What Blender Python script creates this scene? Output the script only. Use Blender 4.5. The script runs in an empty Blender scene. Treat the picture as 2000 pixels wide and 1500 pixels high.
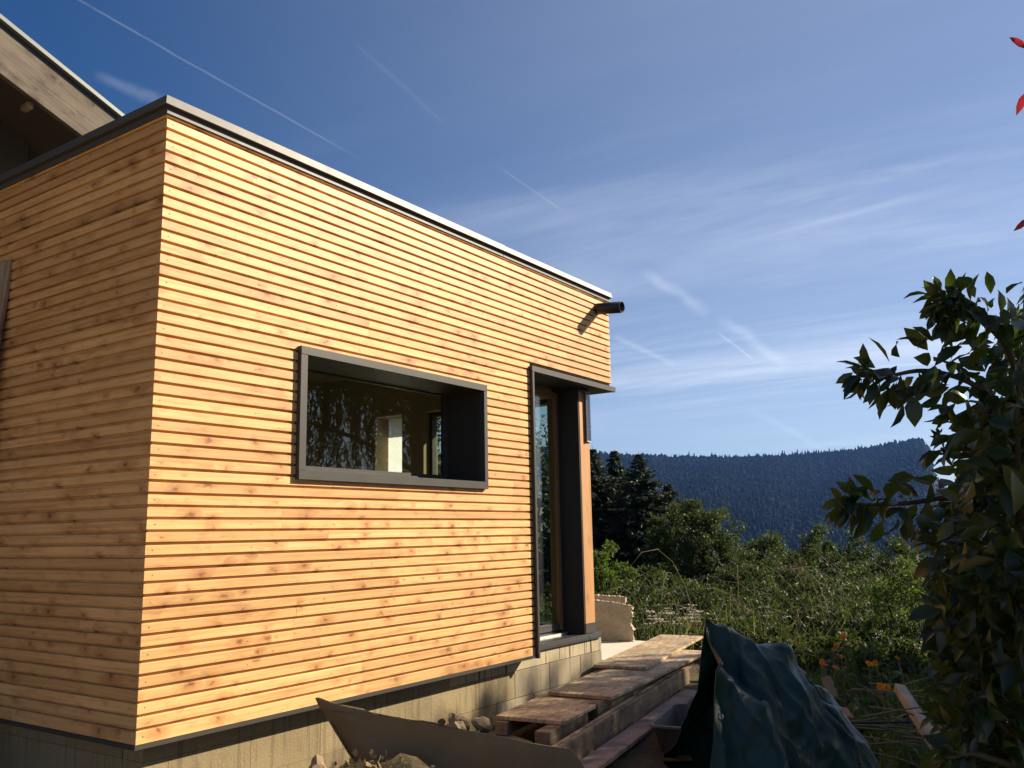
import bpy, bmesh, math, random
import numpy as np
from mathutils import Vector, Matrix

R = math.radians
SC = bpy.context.scene
COL = SC.collection

# ------------------------------------------------------------------ camera
F_PX = 1719.9
CAM = np.array([-2.5238, -3.845, 0.9303])
YAW, PITCH, ROLL = R(34.2791), R(9.6059), R(-1.0338)
fw = np.array([math.cos(YAW)*math.cos(PITCH), math.sin(YAW)*math.cos(PITCH), math.sin(PITCH)])
_r = np.array([math.sin(YAW), -math.cos(YAW), 0.0]); _u = np.cross(_r, fw)
rt = math.cos(ROLL)*_r + math.sin(ROLL)*_u
up = -math.sin(ROLL)*_r + math.cos(ROLL)*_u
cam_d = bpy.data.cameras.new('camera'); cam = bpy.data.objects.new('camera', cam_d); COL.objects.link(cam)
cam.matrix_world = Matrix(((rt[0], up[0], -fw[0], CAM[0]), (rt[1], up[1], -fw[1], CAM[1]),
                           (rt[2], up[2], -fw[2], CAM[2]), (0, 0, 0, 1)))
cam_d.sensor_width = 36.0; cam_d.lens = F_PX/2000*36.0
cam_d.clip_start = 0.05; cam_d.clip_end = 20000
SC.camera = cam

# ------------------------------------------------------------------ light, sky, exposure
SUN_AZ, SUN_EL = R(-38.8), R(29.3)        # azimuth from +X towards +Y
SUN = np.array([math.cos(SUN_AZ)*math.cos(SUN_EL), math.sin(SUN_AZ)*math.cos(SUN_EL), math.sin(SUN_EL)])
SUN_POWER, SKY_POWER, EXPOSURE = 5.0, 0.05, 1.0
sl = bpy.data.lights.new('sun', 'SUN'); so = bpy.data.objects.new('sun', sl); COL.objects.link(so)
sl.energy = SUN_POWER; sl.angle = R(0.53); sl.color = (1.0, 0.86, 0.66)
so.rotation_euler = Vector(SUN).to_track_quat('Z', 'Y').to_euler()
SC.view_settings.view_transform = 'Standard'; SC.view_settings.look = 'None'
SC.view_settings.exposure = EXPOSURE; SC.view_settings.gamma = 1.0
SC.view_settings.use_curve_mapping = False
cy = SC.cycles
cy.max_bounces = 7; cy.diffuse_bounces = 3; cy.glossy_bounces = 3; cy.transmission_bounces = 4
cy.transparent_max_bounces = 12; cy.volume_bounces = 0; cy.sample_clamp_indirect = 5.0
cy.use_denoising = True


def pix(px, py):
    v = fw + rt*(px-1000)/F_PX + up*(750-py)/F_PX
    return v


def at(px, py, depth):
    return CAM + pix(px, py)*depth


class NT:
    """small node-tree writer"""
    def __init__(s, tree): s.t = tree; s.n = tree.nodes; s.l = tree.links
    def new(s, typ, **kw):
        n = s.n.new(typ)
        for k, v in kw.items():
            setattr(n, k, v)
        return n
    def put(s, sock, v):
        if isinstance(v, bpy.types.NodeSocket): s.l.new(v, sock)
        elif v is not None: sock.default_value = v
    def math(s, op, a, b=None, c=None, clamp=False):
        n = s.new('ShaderNodeMath', operation=op, use_clamp=clamp)
        s.put(n.inputs[0], a)
        if b is not None: s.put(n.inputs[1], b)
        if c is not None: s.put(n.inputs[2], c)
        return n.outputs[0]
    def vmath(s, op, a, b=None):
        n = s.new('ShaderNodeVectorMath', operation=op)
        s.put(n.inputs[0], a)
        if b is not None: s.put(n.inputs[1], b)
        return n.outputs['Value'] if op in ('DOT_PRODUCT', 'LENGTH', 'DISTANCE') else n.outputs[0]
    def smooth(s, v, a, b):
        n = s.new('ShaderNodeMapRange', interpolation_type='SMOOTHSTEP')
        s.put(n.inputs[0], v); n.inputs[1].default_value = a; n.inputs[2].default_value = b
        return n.outputs[0]
    def mix(s, f, a, b, mode='MIX'):
        n = s.new('ShaderNodeMix', data_type='RGBA', blend_type=mode)
        s.put(n.inputs[0], f); s.put(n.inputs[6], a); s.put(n.inputs[7], b)
        return n.outputs[2]
    def noise(s, vec, scale, detail=3, rough=0.5, dist=0.0):
        n = s.new('ShaderNodeTexNoise')
        if vec is not None: s.put(n.inputs['Vector'], vec)
        n.inputs['Scale'].default_value = scale; n.inputs['Detail'].default_value = detail
        n.inputs['Roughness'].default_value = rough; n.inputs['Distortion'].default_value = dist
        return n.outputs[0]
    def voro(s, vec, scale, out='Distance', feature='F1', dims='3D'):
        n = s.new('ShaderNodeTexVoronoi', feature=feature, voronoi_dimensions=dims)
        s.put(n.inputs['Vector'], vec); n.inputs['Scale'].default_value = scale
        return n.outputs[out]
    def mapping(s, vec, scale=(1, 1, 1), rot=(0, 0, 0), loc=(0, 0, 0)):
        n = s.new('ShaderNodeMapping')
        s.put(n.inputs[0], vec); n.inputs[1].default_value = loc; n.inputs[2].default_value = rot; n.inputs[3].default_value = scale
        return n.outputs[0]
    def ramp(s, fac, stops, mode='LINEAR'):
        n = s.new('ShaderNodeValToRGB'); n.color_ramp.interpolation = mode
        e = n.color_ramp.elements
        while len(e) < len(stops): e.new(0.5)
        for q, (p, c) in zip(e, stops):
            q.position = p; q.color = tuple(c)+(1.0,) if len(c) == 3 else c
        s.put(n.inputs[0], fac)
        return n.outputs[0]
    def bump(s, h, strength=0.3, dist=0.01):
        n = s.new('ShaderNodeBump'); n.inputs['Strength'].default_value = strength
        n.inputs['Distance'].default_value = dist; s.put(n.inputs['Height'], h)
        return n.outputs[0]


def rgb(c): return (c[0], c[1], c[2], 1.0)


world = bpy.data.worlds.new('World'); SC.world = world; world.use_nodes = True
W = NT(world.node_tree); W.n.clear()
sky_n = W.new('ShaderNodeTexSky', sky_type='NISHITA', sun_disc=False)
sky_n.sun_elevation = SUN_EL
sky_n.sun_rotation = math.pi/2 - SUN_AZ
sky_n.air_density = 0.85; sky_n.dust_density = 0.9; sky_n.ozone_density = 3.2; sky_n.altitude = 600
tc = W.new('ShaderNodeTexCoord')
D = W.vmath('NORMALIZE', tc.outputs['Generated'])
sx = W.new('ShaderNodeSeparateXYZ'); W.put(sx.inputs[0], D)
den = W.math('ADD', W.math('MAXIMUM', sx.outputs[2], 0.0), 0.09)
cx = W.math('DIVIDE', sx.outputs[0], den); cyv = W.math('DIVIDE', sx.outputs[1], den)
cb = W.new('ShaderNodeCombineXYZ'); W.put(cb.inputs[0], cx); W.put(cb.inputs[1], cyv)
cv = cb.outputs[0]
def streak(az, sc, loc=(0, 0, 0)):
    return W.mapping(W.mapping(cv, (1, 1, 1), (0, 0, -R(az))), sc, (0, 0, 0), loc)


n1 = W.noise(streak(97, (0.13, 0.62, 1)), 1.5, 7, 0.62, 0.55)
n2 = W.noise(streak(108, (0.22, 0.42, 1), (4, 7, 0)), 1.0, 3, 0.5, 0.2)
n3 = W.noise(streak(92, (0.35, 1.5, 1), (1, 3, 0)), 2.4, 7, 0.66, 1.0)
veil = W.math('MULTIPLY', W.smooth(n1, 0.44, 0.74), W.smooth(n2, 0.36, 0.60))
wisp = W.math('MULTIPLY', W.smooth(n3, 0.52, 0.82), W.smooth(n2, 0.42, 0.60))
mask = W.math('ADD', W.math('MULTIPLY', veil, 0.36), W.math('MULTIPLY', wisp, 0.30))
# thin high haze, thicker towards the sun's side of the sky and towards the horizon
sunh = (math.cos(SUN_AZ), math.sin(SUN_AZ), 0.25)
side = W.smooth(W.vmath('DOT_PRODUCT', D, sunh), -0.15, 0.75)
low = W.math('SUBTRACT', 1.0, W.smooth(sx.outputs[2], 0.0, 0.42))
thin = W.math('ADD', W.math('MULTIPLY', side, 0.20), W.math('MULTIPLY', low, 0.18))
thin = W.math('MULTIPLY', thin, W.math('ADD', 0.55, W.math('MULTIPLY', n1, 0.9)))
mask = W.math('ADD', mask, thin)


def unit(px, py):
    v = pix(px, py); return v/np.linalg.norm(v)


def trail(a, b, width, strength, soft=0.0):
    """a vapour trail between two directions of the sky"""
    A, B = unit(*a), unit(*b)
    n = np.cross(A, B); n /= np.linalg.norm(n)
    m = A+B; m /= np.linalg.norm(m)
    half = math.acos(max(-1, min(1, float(A @ m))))
    wob = W.math('MULTIPLY', W.math('SUBTRACT', W.noise(D, 26, 3), 0.5), width*1.6)
    dist = W.math('ABSOLUTE', W.math('ADD', W.vmath('DOT_PRODUCT', D, tuple(n)), wob))
    line = W.math('SUBTRACT', 1.0, W.smooth(dist, 0.0, width))
    seg = W.smooth(W.vmath('DOT_PRODUCT', D, tuple(m)), math.cos(half*1.12), math.cos(half*0.55))
    br = W.math('ADD', 0.45, W.noise(D, 55, 2))
    return W.math('MULTIPLY', W.math('MULTIPLY', line, seg), W.math('MULTIPLY', br, strength))


for tr in (((20, -75), (690, 303), 0.0017, 0.11), ((970, 322), (1102, 414), 0.0017, 0.08), ((690, 80), (868, 242), 0.004, 0.03),
           ((1195, 656), (1318, 712), 0.0050, 0.13), ((1400, 648), (1470, 702), 0.0022, 0.17),
           ((1405, 622), (1540, 712), 0.0100, 0.14), ((1255, 530), (1385, 614), 0.0100, 0.12), ((1460, 795), (1610, 882), 0.006, 0.08),
           ((185, 146), (325, 200), 0.0085, 0.09)):
    mask = W.math('ADD', mask, trail(*tr))
fade = W.smooth(sx.outputs[2], -0.02, 0.10)
mask = W.math('MULTIPLY', W.math('MINIMUM', mask, 0.8), fade)
hsv = W.new('ShaderNodeHueSaturation'); hsv.inputs['Saturation'].default_value = 1.26; hsv.inputs['Hue'].default_value = 0.505
W.put(hsv.inputs['Color'], sky_n.outputs[0])
skyc = W.mix(mask, hsv.outputs[0], (9.4, 10.2, 11.6, 1.0))
bg = W.new('ShaderNodeBackground'); W.put(bg.inputs[0], skyc); bg.inputs[1].default_value = SKY_POWER
wo = W.new('ShaderNodeOutputWorld'); W.l.new(bg.outputs[0], wo.inputs[0])

# ------------------------------------------------------------------ materials
MATS = {}


def mat(name):
    m = bpy.data.materials.new(name); m.use_nodes = True; m.node_tree.nodes.clear()
    nt = NT(m.node_tree); out = nt.new('ShaderNodeOutputMaterial'); MATS[name] = m
    return m, nt, out


def principled(nt, out, color, rough=0.6, metallic=0.0, normal=None, spec=0.5, **kw):
    p = nt.new('ShaderNodeBsdfPrincipled')
    nt.put(p.inputs['Base Color'], color if isinstance(color, bpy.types.NodeSocket) else rgb(color))
    nt.put(p.inputs['Roughness'], rough); nt.put(p.inputs['Metallic'], metallic); nt.put(p.inputs['Specular IOR Level'], spec)
    if normal is not None: nt.put(p.inputs['Normal'], normal)
    for k, v in kw.items(): nt.put(p.inputs[k.replace('_', ' ')], v)
    if out is not None: nt.l.new(p.outputs[0], out.inputs[0])
    return p


def wood(name, pale, mid, dark, knot, axis='X', rough=0.42, grain=1.0, knots=1.0, wear=0.0, tone_amp=0.17, spec=0.5):
    m, nt, out = mat(name)
    tcn = nt.new('ShaderNodeTexCoord'); oi = nt.new('ShaderNodeObjectInfo')
    sw = {'X': (0, 0, 0), 'Y': (0, 0, R(-90)), 'Z': (0, R(90), 0)}[axis]
    base = nt.mapping(tcn.outputs['Object'], (1, 1, 1), sw)
    off = nt.new('ShaderNodeCombineXYZ')
    for i, k in enumerate((91.0, 37.0, 53.0)): nt.put(off.inputs[i], nt.math('MULTIPLY', oi.outputs['Random'], k))
    v = nt.vmath('ADD', base, off.outputs[0])
    sep = nt.new('ShaderNodeSeparateXYZ'); nt.put(sep.inputs[0], v)
    kv = nt.new('ShaderNodeCombineXYZ'); nt.put(kv.inputs[0], nt.math('MULTIPLY', sep.outputs[0], 0.62)); nt.put(kv.inputs[1], nt.math('ADD', sep.outputs[2], nt.math('MULTIPLY', sep.outputs[1], 0.2)))
    kvs = kv.outputs[0]
    wob = nt.new('ShaderNodeTexNoise'); nt.put(wob.inputs['Vector'], kvs); wob.inputs['Scale'].default_value = 34; wob.inputs['Detail'].default_value = 5
    kvw = nt.vmath('ADD', kvs, nt.mapping(wob.outputs['Color'], (0.046, 0.046, 0), (0, 0, 0), (-0.023, -0.023, 0)))
    vo = nt.new('ShaderNodeTexVoronoi', voronoi_dimensions='2D'); nt.put(vo.inputs['Vector'], kvw); vo.inputs['Scale'].default_value = 9.5
    dist = vo.outputs['Distance']
    rs = nt.new('ShaderNodeSeparateColor'); nt.put(rs.inputs[0], vo.outputs['Color'])
    size = nt.math('MULTIPLY', nt.math('POWER', rs.outputs[0], 1.9), 0.27)
    rel = nt.math('DIVIDE', dist, nt.math('ADD', size, 0.014))
    core = nt.math('SUBTRACT', 1.0, nt.smooth(rel, 0.30, 0.95))
    halo = nt.math('SUBTRACT', 1.0, nt.smooth(rel, 0.5, 3.6))
    where = nt.smooth(nt.noise(nt.mapping(v, (1.1, 2.0, 2.0)), 1.3, 2), 0.30, 0.52)
    present = nt.math('MULTIPLY', nt.math('MULTIPLY', nt.smooth(rs.outputs[1], 0.15, 0.4), where), knots)
    ringw = nt.math('ADD', 0.72, nt.math('MULTIPLY', nt.math('SINE', nt.math('MULTIPLY', rel, 9.0)), 0.28))
    core = nt.math('MULTIPLY', nt.math('MULTIPLY', core, present), ringw)
    halo = nt.math('MULTIPLY', nt.math('MULTIPLY', halo, present), nt.math('ADD', 0.35, wob.outputs[0]))
    # grain lines bent round the knots
    gy = nt.math('ADD', nt.math('ADD', sep.outputs[2], nt.math('MULTIPLY', sep.outputs[1], 0.6)), nt.math('MULTIPLY', halo, 0.012))
    gv = nt.new('ShaderNodeCombineXYZ'); nt.put(gv.inputs[0], nt.math('MULTIPLY', sep.outputs[0], 0.75)); nt.put(gv.inputs[1], nt.math('MULTIPLY', gy, 26.0*grain))
    g1 = nt.noise(gv.outputs[0], 2.2, 4, 0.55, 0.6)
    gv2 = nt.mapping(gv.outputs[0], (6, 5, 1))
    g2 = nt.noise(gv2, 3.0, 3, 0.6)
    broad = nt.noise(nt.mapping(v, (1.2, 3, 3)), 1.7, 2)
    g = nt.math('ADD', nt.math('ADD', nt.math('MULTIPLY', g1, 0.62), nt.math('MULTIPLY', g2, 0.22)), nt.math('MULTIPLY', broad, 0.26))
    col = nt.ramp(g, ((0.36, pale), (0.55, mid), (0.74, dark)))
    smudge = nt.math('MULTIPLY', nt.smooth(nt.noise(nt.mapping(v, (4, 9, 9), (0.3, 0.2, 0.5)), 1.7, 6, 0.66), 0.51, 0.74), 0.50*knots)
    col = nt.mix(smudge, col, rgb(tuple(0.55*a+0.45*b for a, b in zip(dark, knot))))
    col = nt.mix(nt.math('MULTIPLY', halo, 0.8), col, rgb(tuple(.8*q+.2*w_ for q, w_ in zip(dark, knot))))
    col = nt.mix(nt.math('MULTIPLY', core, 0.9), col, rgb(knot))
    tone = nt.math('ADD', 1.0-tone_amp, nt.math('MULTIPLY', oi.outputs['Random'], 2*tone_amp))
    tn = nt.new('ShaderNodeCombineXYZ')
    for i, k in enumerate((0.9, 1.0, 1.12)):
        nt.put(tn.inputs[i], nt.math('POWER', tone, k))
    col = nt.mix(1.0, col, tn.outputs[0], 'MULTIPLY')
    if wear:
        w = nt.smooth(nt.noise(nt.mapping(v, (3, 9, 9)), 1.1, 5, 0.65), 0.42, 0.7)
        col = nt.mix(nt.math('MULTIPLY', w, wear), col, (0.06, 0.05, 0.04, 1))
    rr = nt.math('ADD', rough, nt.math('MULTIPLY', g2, 0.18))
    principled(nt, out, col, rr, 0.0, nt.bump(nt.math('ADD', g2, nt.math('MULTIPLY', core, 0.6)), 0.12, 0.004), spec)
    return m


wood('larch', (0.73, 0.452, 0.196), (0.65, 0.374, 0.145), (0.47, 0.220, 0.074), (0.20, 0.066, 0.027), spec=0.38)
wood('larch_post', (0.52, 0.28, 0.115), (0.46, 0.23, 0.085), (0.33, 0.15, 0.05), (0.15, 0.06, 0.025), axis='Z', knots=0.5)
wood('weathered', (0.23, 0.195, 0.155), (0.18, 0.15, 0.12), (0.115, 0.093, 0.073), (0.06, 0.045, 0.035), rough=0.75, wear=0.35, spec=0.2)
wood('timber', (0.36, 0.265, 0.165), (0.29, 0.205, 0.12), (0.18, 0.12, 0.07), (0.06, 0.035, 0.02), rough=0.7, wear=0.5, spec=0.25, tone_amp=0.25)
wood('timber_pink', (0.36, 0.24, 0.19), (0.30, 0.20, 0.155), (0.20, 0.125, 0.10), (0.07, 0.04, 0.03), rough=0.7, wear=0.4, spec=0.25)
wood('timber_pale', (0.46, 0.36, 0.24), (0.40, 0.30, 0.19), (0.28, 0.2, 0.12), (0.1, 0.06, 0.035), rough=0.65, wear=0.3, spec=0.25)
wood('door_wood', (0.24, 0.125, 0.05), (0.20, 0.10, 0.038), (0.13, 0.062, 0.024), (0.06, 0.03, 0.012), axis='Z', rough=0.4, knots=0.2)


def painted(name, c, rough, metallic=0.0, var=0.12, spec=0.5, bump=0.03, scale=9.0):
    m, nt, out = mat(name)
    tcn = nt.new('ShaderNodeTexCoord')
    n = nt.noise(tcn.outputs['Object'], scale, 5, 0.6); f = nt.noise(tcn.outputs['Object'], scale*14, 3, 0.6)
    k = nt.math('ADD', 1.0-var, nt.math('MULTIPLY', n, 2*var))
    col = nt.mix(1.0, rgb(c), nt.ramp(k, ((0.0, (0, 0, 0)), (1.0, (1, 1, 1)))), 'MULTIPLY')
    r = nt.math('ADD', rough-0.06, nt.math('MULTIPLY', n, 0.14))
    principled(nt, out, col, r, metallic, nt.bump(f, bump, 0.002), spec)
    return m


painted('anthracite', (0.055, 0.051, 0.046), 0.46, 0.0, 0.10, 0.3)
painted('cap_metal', (0.075, 0.070, 0.066), 0.50, 0.0, 0.10, 0.5)
painted('dark_metal', (0.035, 0.034, 0.034), 0.45, 0.0, 0.15)
painted('spout_metal', (0.018, 0.018, 0.020), 0.42, 0.0, 0.1)
painted('aluminium', (0.62, 0.60, 0.55), 0.32, 0.8, 0.05)
painted('zinc', (0.30, 0.32, 0.32), 0.42, 0.6, 0.15)
painted('dark_wall', (0.055, 0.042, 0.030), 0.85, 0.0, 0.3)
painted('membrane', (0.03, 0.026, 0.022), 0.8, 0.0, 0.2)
painted('interior_wall', (0.27, 0.205, 0.115), 0.8, 0.0, 0.2, scale=3)
painted('interior_floor', (0.40, 0.36, 0.29), 0.8, 0.0, 0.2, scale=3)
painted('plaster_pale', (0.62, 0.62, 0.57), 0.85, 0.0, 0.08, scale=3)
painted('grey_plastic', (0.055, 0.05, 0.046), 0.5, 0.0, 0.2)
painted('rim_plastic', (0.12, 0.11, 0.095), 0.75, 0.0, 0.2)
painted('roof_sheet', (0.16, 0.18, 0.17), 0.5, 0.2, 0.15)
painted('stone', (0.30, 0.225, 0.14), 0.9, 0.0, 0.45, 0.2, 0.6, 6)
painted('red_tile', (0.36, 0.15, 0.10), 0.8, 0.0, 0.25)
painted('bark', (0.075, 0.058, 0.042), 0.9, 0.0, 0.5, 0.2, 0.6, 14)
painted('twig', (0.17, 0.135, 0.095), 0.85, 0.0, 0.4, 0.2)
painted('dry_stem', (0.20, 0.165, 0.10), 0.85, 0.0, 0.4, 0.2)
painted('black_pipe', (0.012, 0.012, 0.013), 0.4)
painted('plastic_scrap', (0.55, 0.60, 0.66), 0.4)
painted('cell_silver', (0.62, 0.62, 0.62), 0.35, 0.6)

m, nt, out = mat('film')
tb = nt.new('ShaderNodeBsdfTranslucent'); tb.inputs[0].default_value = (0.80, 0.83, 0.80, 1)
db = nt.new('ShaderNodeBsdfDiffuse'); db.inputs[0].default_value = (0.7, 0.72, 0.7, 1)
mx = nt.new('ShaderNodeMixShader'); mx.inputs[0].default_value = 0.3; nt.l.new(tb.outputs[0], mx.inputs[1]); nt.l.new(db.outputs[0], mx.inputs[2]); nt.l.new(mx.outputs[0], out.inputs[0])

m, nt, out = mat('cardboard')
tcn = nt.new('ShaderNodeTexCoord')
n = nt.noise(tcn.outputs['Object'], 4, 5, 0.6); fib = nt.noise(nt.mapping(tcn.outputs['Object'], (4, 40, 40)), 3, 4)
principled(nt, out, nt.ramp(nt.math('ADD', nt.math('MULTIPLY', n, 0.7), nt.math('MULTIPLY', fib, 0.3)), ((0.3, (0.19, 0.125, 0.062)), (0.7, (0.26, 0.175, 0.09)))), 0.8, 0, nt.bump(n, 0.2, 0.01), 0.25)

m, nt, out = mat('screw')
principled(nt, out, (0.10, 0.085, 0.06), 0.35, 0.7)

m, nt, out = mat('solar_cell')
tcn = nt.new('ShaderNodeTexCoord')
principled(nt, out, nt.ramp(nt.noise(tcn.outputs['Object'], 30, 2), ((0.3, (0.008, 0.010, 0.03)), (0.7, (0.014, 0.018, 0.05)))), 0.12)

m, nt, out = mat('glass')
tr_ = nt.new('ShaderNodeBsdfTransparent'); tr_.inputs[0].default_value = (0.88, 0.92, 0.87, 1)
gl = nt.new('ShaderNodeBsdfGlossy'); gl.inputs['Roughness'].default_value = 0.0; gl.inputs[0].default_value = (0.95, 0.97, 0.95, 1)
fr = nt.new('ShaderNodeFresnel'); gg = nt.new('ShaderNodeNewGeometry')
nt.put(fr.inputs[0], nt.math('ADD', 1.52, nt.math('MULTIPLY', gg.outputs['Backfacing'], 1/1.52-1.52)))
mx = nt.new('ShaderNodeMixShader'); nt.put(mx.inputs[0], fr.outputs[0]); nt.l.new(tr_.outputs[0], mx.inputs[1]); nt.l.new(gl.outputs[0], mx.inputs[2])
nt.l.new(mx.outputs[0], out.inputs[0])

m, nt, out = mat('osb')
tcn = nt.new('ShaderNodeTexCoord'); oi = nt.new('ShaderNodeObjectInfo')
v = nt.vmath('ADD', tcn.outputs['Object'], nt.mapping(oi.outputs['Location'], (7, 5, 3)))
wv = nt.new('ShaderNodeTexNoise'); nt.put(wv.inputs['Vector'], v); wv.inputs['Scale'].default_value = 5
vw = nt.vmath('ADD', v, nt.mapping(wv.outputs['Color'], (0.12, 0.12, 0)))
c1 = nt.new('ShaderNodeTexVoronoi'); nt.put(c1.inputs['Vector'], nt.mapping(vw, (9, 42, 1), (0, 0, 0.5))); c1.inputs['Scale'].default_value = 1
c2 = nt.new('ShaderNodeTexVoronoi'); nt.put(c2.inputs['Vector'], nt.mapping(vw, (34, 10, 1), (0, 0, 0.25))); c2.inputs['Scale'].default_value = 1
s1 = nt.new('ShaderNodeSeparateColor'); nt.put(s1.inputs[0], c1.outputs['Color']); s2 = nt.new('ShaderNodeSeparateColor'); nt.put(s2.inputs[0], c2.outputs['Color'])
k = nt.math('ADD', nt.math('MULTIPLY', s1.outputs[0], 0.55), nt.math('MULTIPLY', s2.outputs[0], 0.45))
col = nt.ramp(k, ((0.15, (0.27, 0.185, 0.10)), (0.5, (0.42, 0.30, 0.175)), (0.85, (0.56, 0.43, 0.27))))
dirt = nt.smooth(nt.noise(v, 3.2, 6, 0.65), 0.45, 0.72)
col = nt.mix(nt.math('MULTIPLY', dirt, 0.55), col, (0.10, 0.078, 0.052, 1))
principled(nt, out, col, 0.72, 0, nt.bump(k, 0.25, 0.004), 0.3)


def concrete(name, a, b, stain=0.5, pore=1.0, drip=0.0):
    m, nt, out = mat(name)
    tcn = nt.new('ShaderNodeTexCoord'); geo = nt.new('ShaderNodeNewGeometry')
    P = geo.outputs['Position']; oi = nt.new('ShaderNodeObjectInfo')
    n = nt.noise(P, 2.3, 6, 0.62); f = nt.noise(P, 60, 4, 0.7); g = nt.noise(P, 210, 2, 0.6)
    col = nt.ramp(nt.math('ADD', nt.math('MULTIPLY', n, 0.6), nt.math('MULTIPLY', f, 0.4)), ((0.34, a), (0.66, b)))
    speck = nt.smooth(nt.math('ADD', nt.math('MULTIPLY', f, 0.5), nt.math('MULTIPLY', g, 0.5)), 0.60, 0.70)
    col = nt.mix(nt.math('MULTIPLY', speck, 0.5*pore), col, (0.07, 0.06, 0.05, 1))
    st = nt.smooth(nt.noise(nt.mapping(P, (1.6, 1.6, 0.9)), 1.5, 5, 0.6), 0.52, 0.74)
    col = nt.mix(nt.math('MULTIPLY', st, stain), col, (0.11, 0.09, 0.065, 1))
    if drip:
        dn = nt.noise(nt.mapping(P, (1.0, 1.0, 0.03)), 26, 4, 0.75)
        dl = nt.noise(nt.mapping(P, (1, 1, 0.5)), 4, 2)
        d = nt.math('MULTIPLY', nt.smooth(dn, 0.51, 0.60), nt.smooth(dl, 0.36, 0.52))
        col = nt.mix(nt.math('MULTIPLY', d, drip), col, (0.035, 0.032, 0.028, 1))
    tone = nt.math('ADD', 0.9, nt.math('MULTIPLY', oi.outputs['Random'], 0.2))
    tn = nt.new('ShaderNodeCombineXYZ')
    for i in range(3): nt.put(tn.inputs[i], tone)
    col = nt.mix(1.0, col, tn.outputs[0], 'MULTIPLY')
    principled(nt, out, col, 0.9, 0, nt.bump(nt.math('ADD', f, nt.math('MULTIPLY', g, 0.6)), 0.5*pore, 0.008), 0.2)
    return m


concrete('block_coated', (0.36, 0.295, 0.185), (0.46, 0.39, 0.26), 0.35, 0.5, 0.9)
concrete('block_rough', (0.27, 0.222, 0.15), (0.35, 0.295, 0.205), 0.45, 1.0, 0.35)
concrete('mortar', (0.20, 0.155, 0.09), (0.27, 0.21, 0.125), 0.4, 1.0)
concrete('block_worn', (0.25, 0.195, 0.105), (0.33, 0.26, 0.15), 0.4, 1.0, 0.3)
concrete('slab', (0.50, 0.46, 0.38), (0.58, 0.54, 0.45), 0.12, 0.3)

m, nt, out = mat('insulation')
tcn = nt.new('ShaderNodeTexCoord')
n = nt.noise(tcn.outputs['Object'], 9, 6, 0.65); f = nt.noise(nt.mapping(tcn.outputs['Object'], (60, 60, 25)), 2, 4, 0.7)
principled(nt, out, nt.ramp(nt.math('ADD', nt.math('MULTIPLY', n, 0.7), nt.math('MULTIPLY', f, 0.3)), ((0.3, (0.46, 0.37, 0.25)), (0.66, (0.66, 0.57, 0.43)))), 0.95, 0, nt.bump(nt.math('ADD', n, f), 0.8, 0.03), 0.05)
m, nt, out = mat('wool')
tcn = nt.new('ShaderNodeTexCoord')
n = nt.noise(tcn.outputs['Object'], 14, 6, 0.65)
principled(nt, out, nt.ramp(n, ((0.3, (0.30, 0.21, 0.085)), (0.66, (0.50, 0.38, 0.18)))), 0.95, 0, nt.bump(n, 0.8, 0.03), 0.05)

m, nt, out = mat('tarp')
tcn = nt.new('ShaderNodeTexCoord')
uvv = tcn.outputs['UV']
n = nt.noise(tcn.outputs['Object'], 2.2, 4, 0.6)
col = nt.ramp(n, ((0.3, (0.002, 0.028, 0.024)), (0.62, (0.003, 0.044, 0.037)), (0.8, (0.004, 0.048, 0.026))))
ws = nt.new('ShaderNodeSeparateXYZ'); nt.put(ws.inputs[0], uvv)
weave = nt.math('MULTIPLY', nt.math('SINE', nt.math('MULTIPLY', ws.outputs[0], 2600.0)), nt.math('SINE', nt.math('MULTIPLY', ws.outputs[1], 2600.0)))
crk = nt.noise(tcn.outputs['Object'], 16, 6, 0.7)
principled(nt, out, col, nt.math('ADD', 0.20, nt.math('MULTIPLY', crk, 0.22)), 0, nt.bump(nt.math('ADD', nt.math('MULTIPLY', weave, 0.06), crk), 0.30, 0.015), 0.42)

m, nt, out = mat('soil')
geo = nt.new('ShaderNodeNewGeometry'); P = geo.outputs['Position']
n = nt.noise(P, 1.1, 6, 0.62); f = nt.noise(P, 22, 5, 0.7)
col = nt.ramp(nt.math('ADD', nt.math('MULTIPLY', n, 0.55), nt.math('MULTIPLY', f, 0.45)), ((0.32, (0.045, 0.033, 0.020)), (0.5, (0.085, 0.066, 0.040)), (0.68, (0.15, 0.12, 0.075))))
gr = nt.smooth(nt.noise(P, 0.6, 4, 0.6), 0.42, 0.6)
far = nt.smooth(nt.vmath('DISTANCE', P, (0.0, -1.0, 0.0)), 5.0, 11.0)
col = nt.mix(nt.math('MULTIPLY', nt.math('MAXIMUM', gr, far), far), col, (0.055, 0.066, 0.022, 1))
sepp = nt.new('ShaderNodeSeparateXYZ'); nt.put(sepp.inputs[0], P)
bounce_area = nt.math('SUBTRACT', 1.0, nt.smooth(nt.math('ADD', sepp.outputs[0], nt.math('MULTIPLY', nt.math('SUBTRACT', n, 0.5), 1.5)), -1.6, -0.6))  # unseen ochre ground, added to bounce warm light onto the left wall
bounce_area = nt.math('MULTIPLY', bounce_area, nt.math('SUBTRACT', 1.0, nt.smooth(nt.vmath('DISTANCE', P, (-5.0, 0.0, 0.0)), 7.0, 10.0)))
bounce_col = nt.ramp(nt.math('ADD', nt.math('MULTIPLY', n, 0.4), nt.math('MULTIPLY', f, 0.6)), ((0.35, (0.38, 0.25, 0.105)), (0.65, (0.56, 0.385, 0.17))))
col = nt.mix(bounce_area, col, bounce_col)
principled(nt, out, col, 0.95, 0, nt.bump(f, 0.8, 0.04), 0.15)

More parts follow.
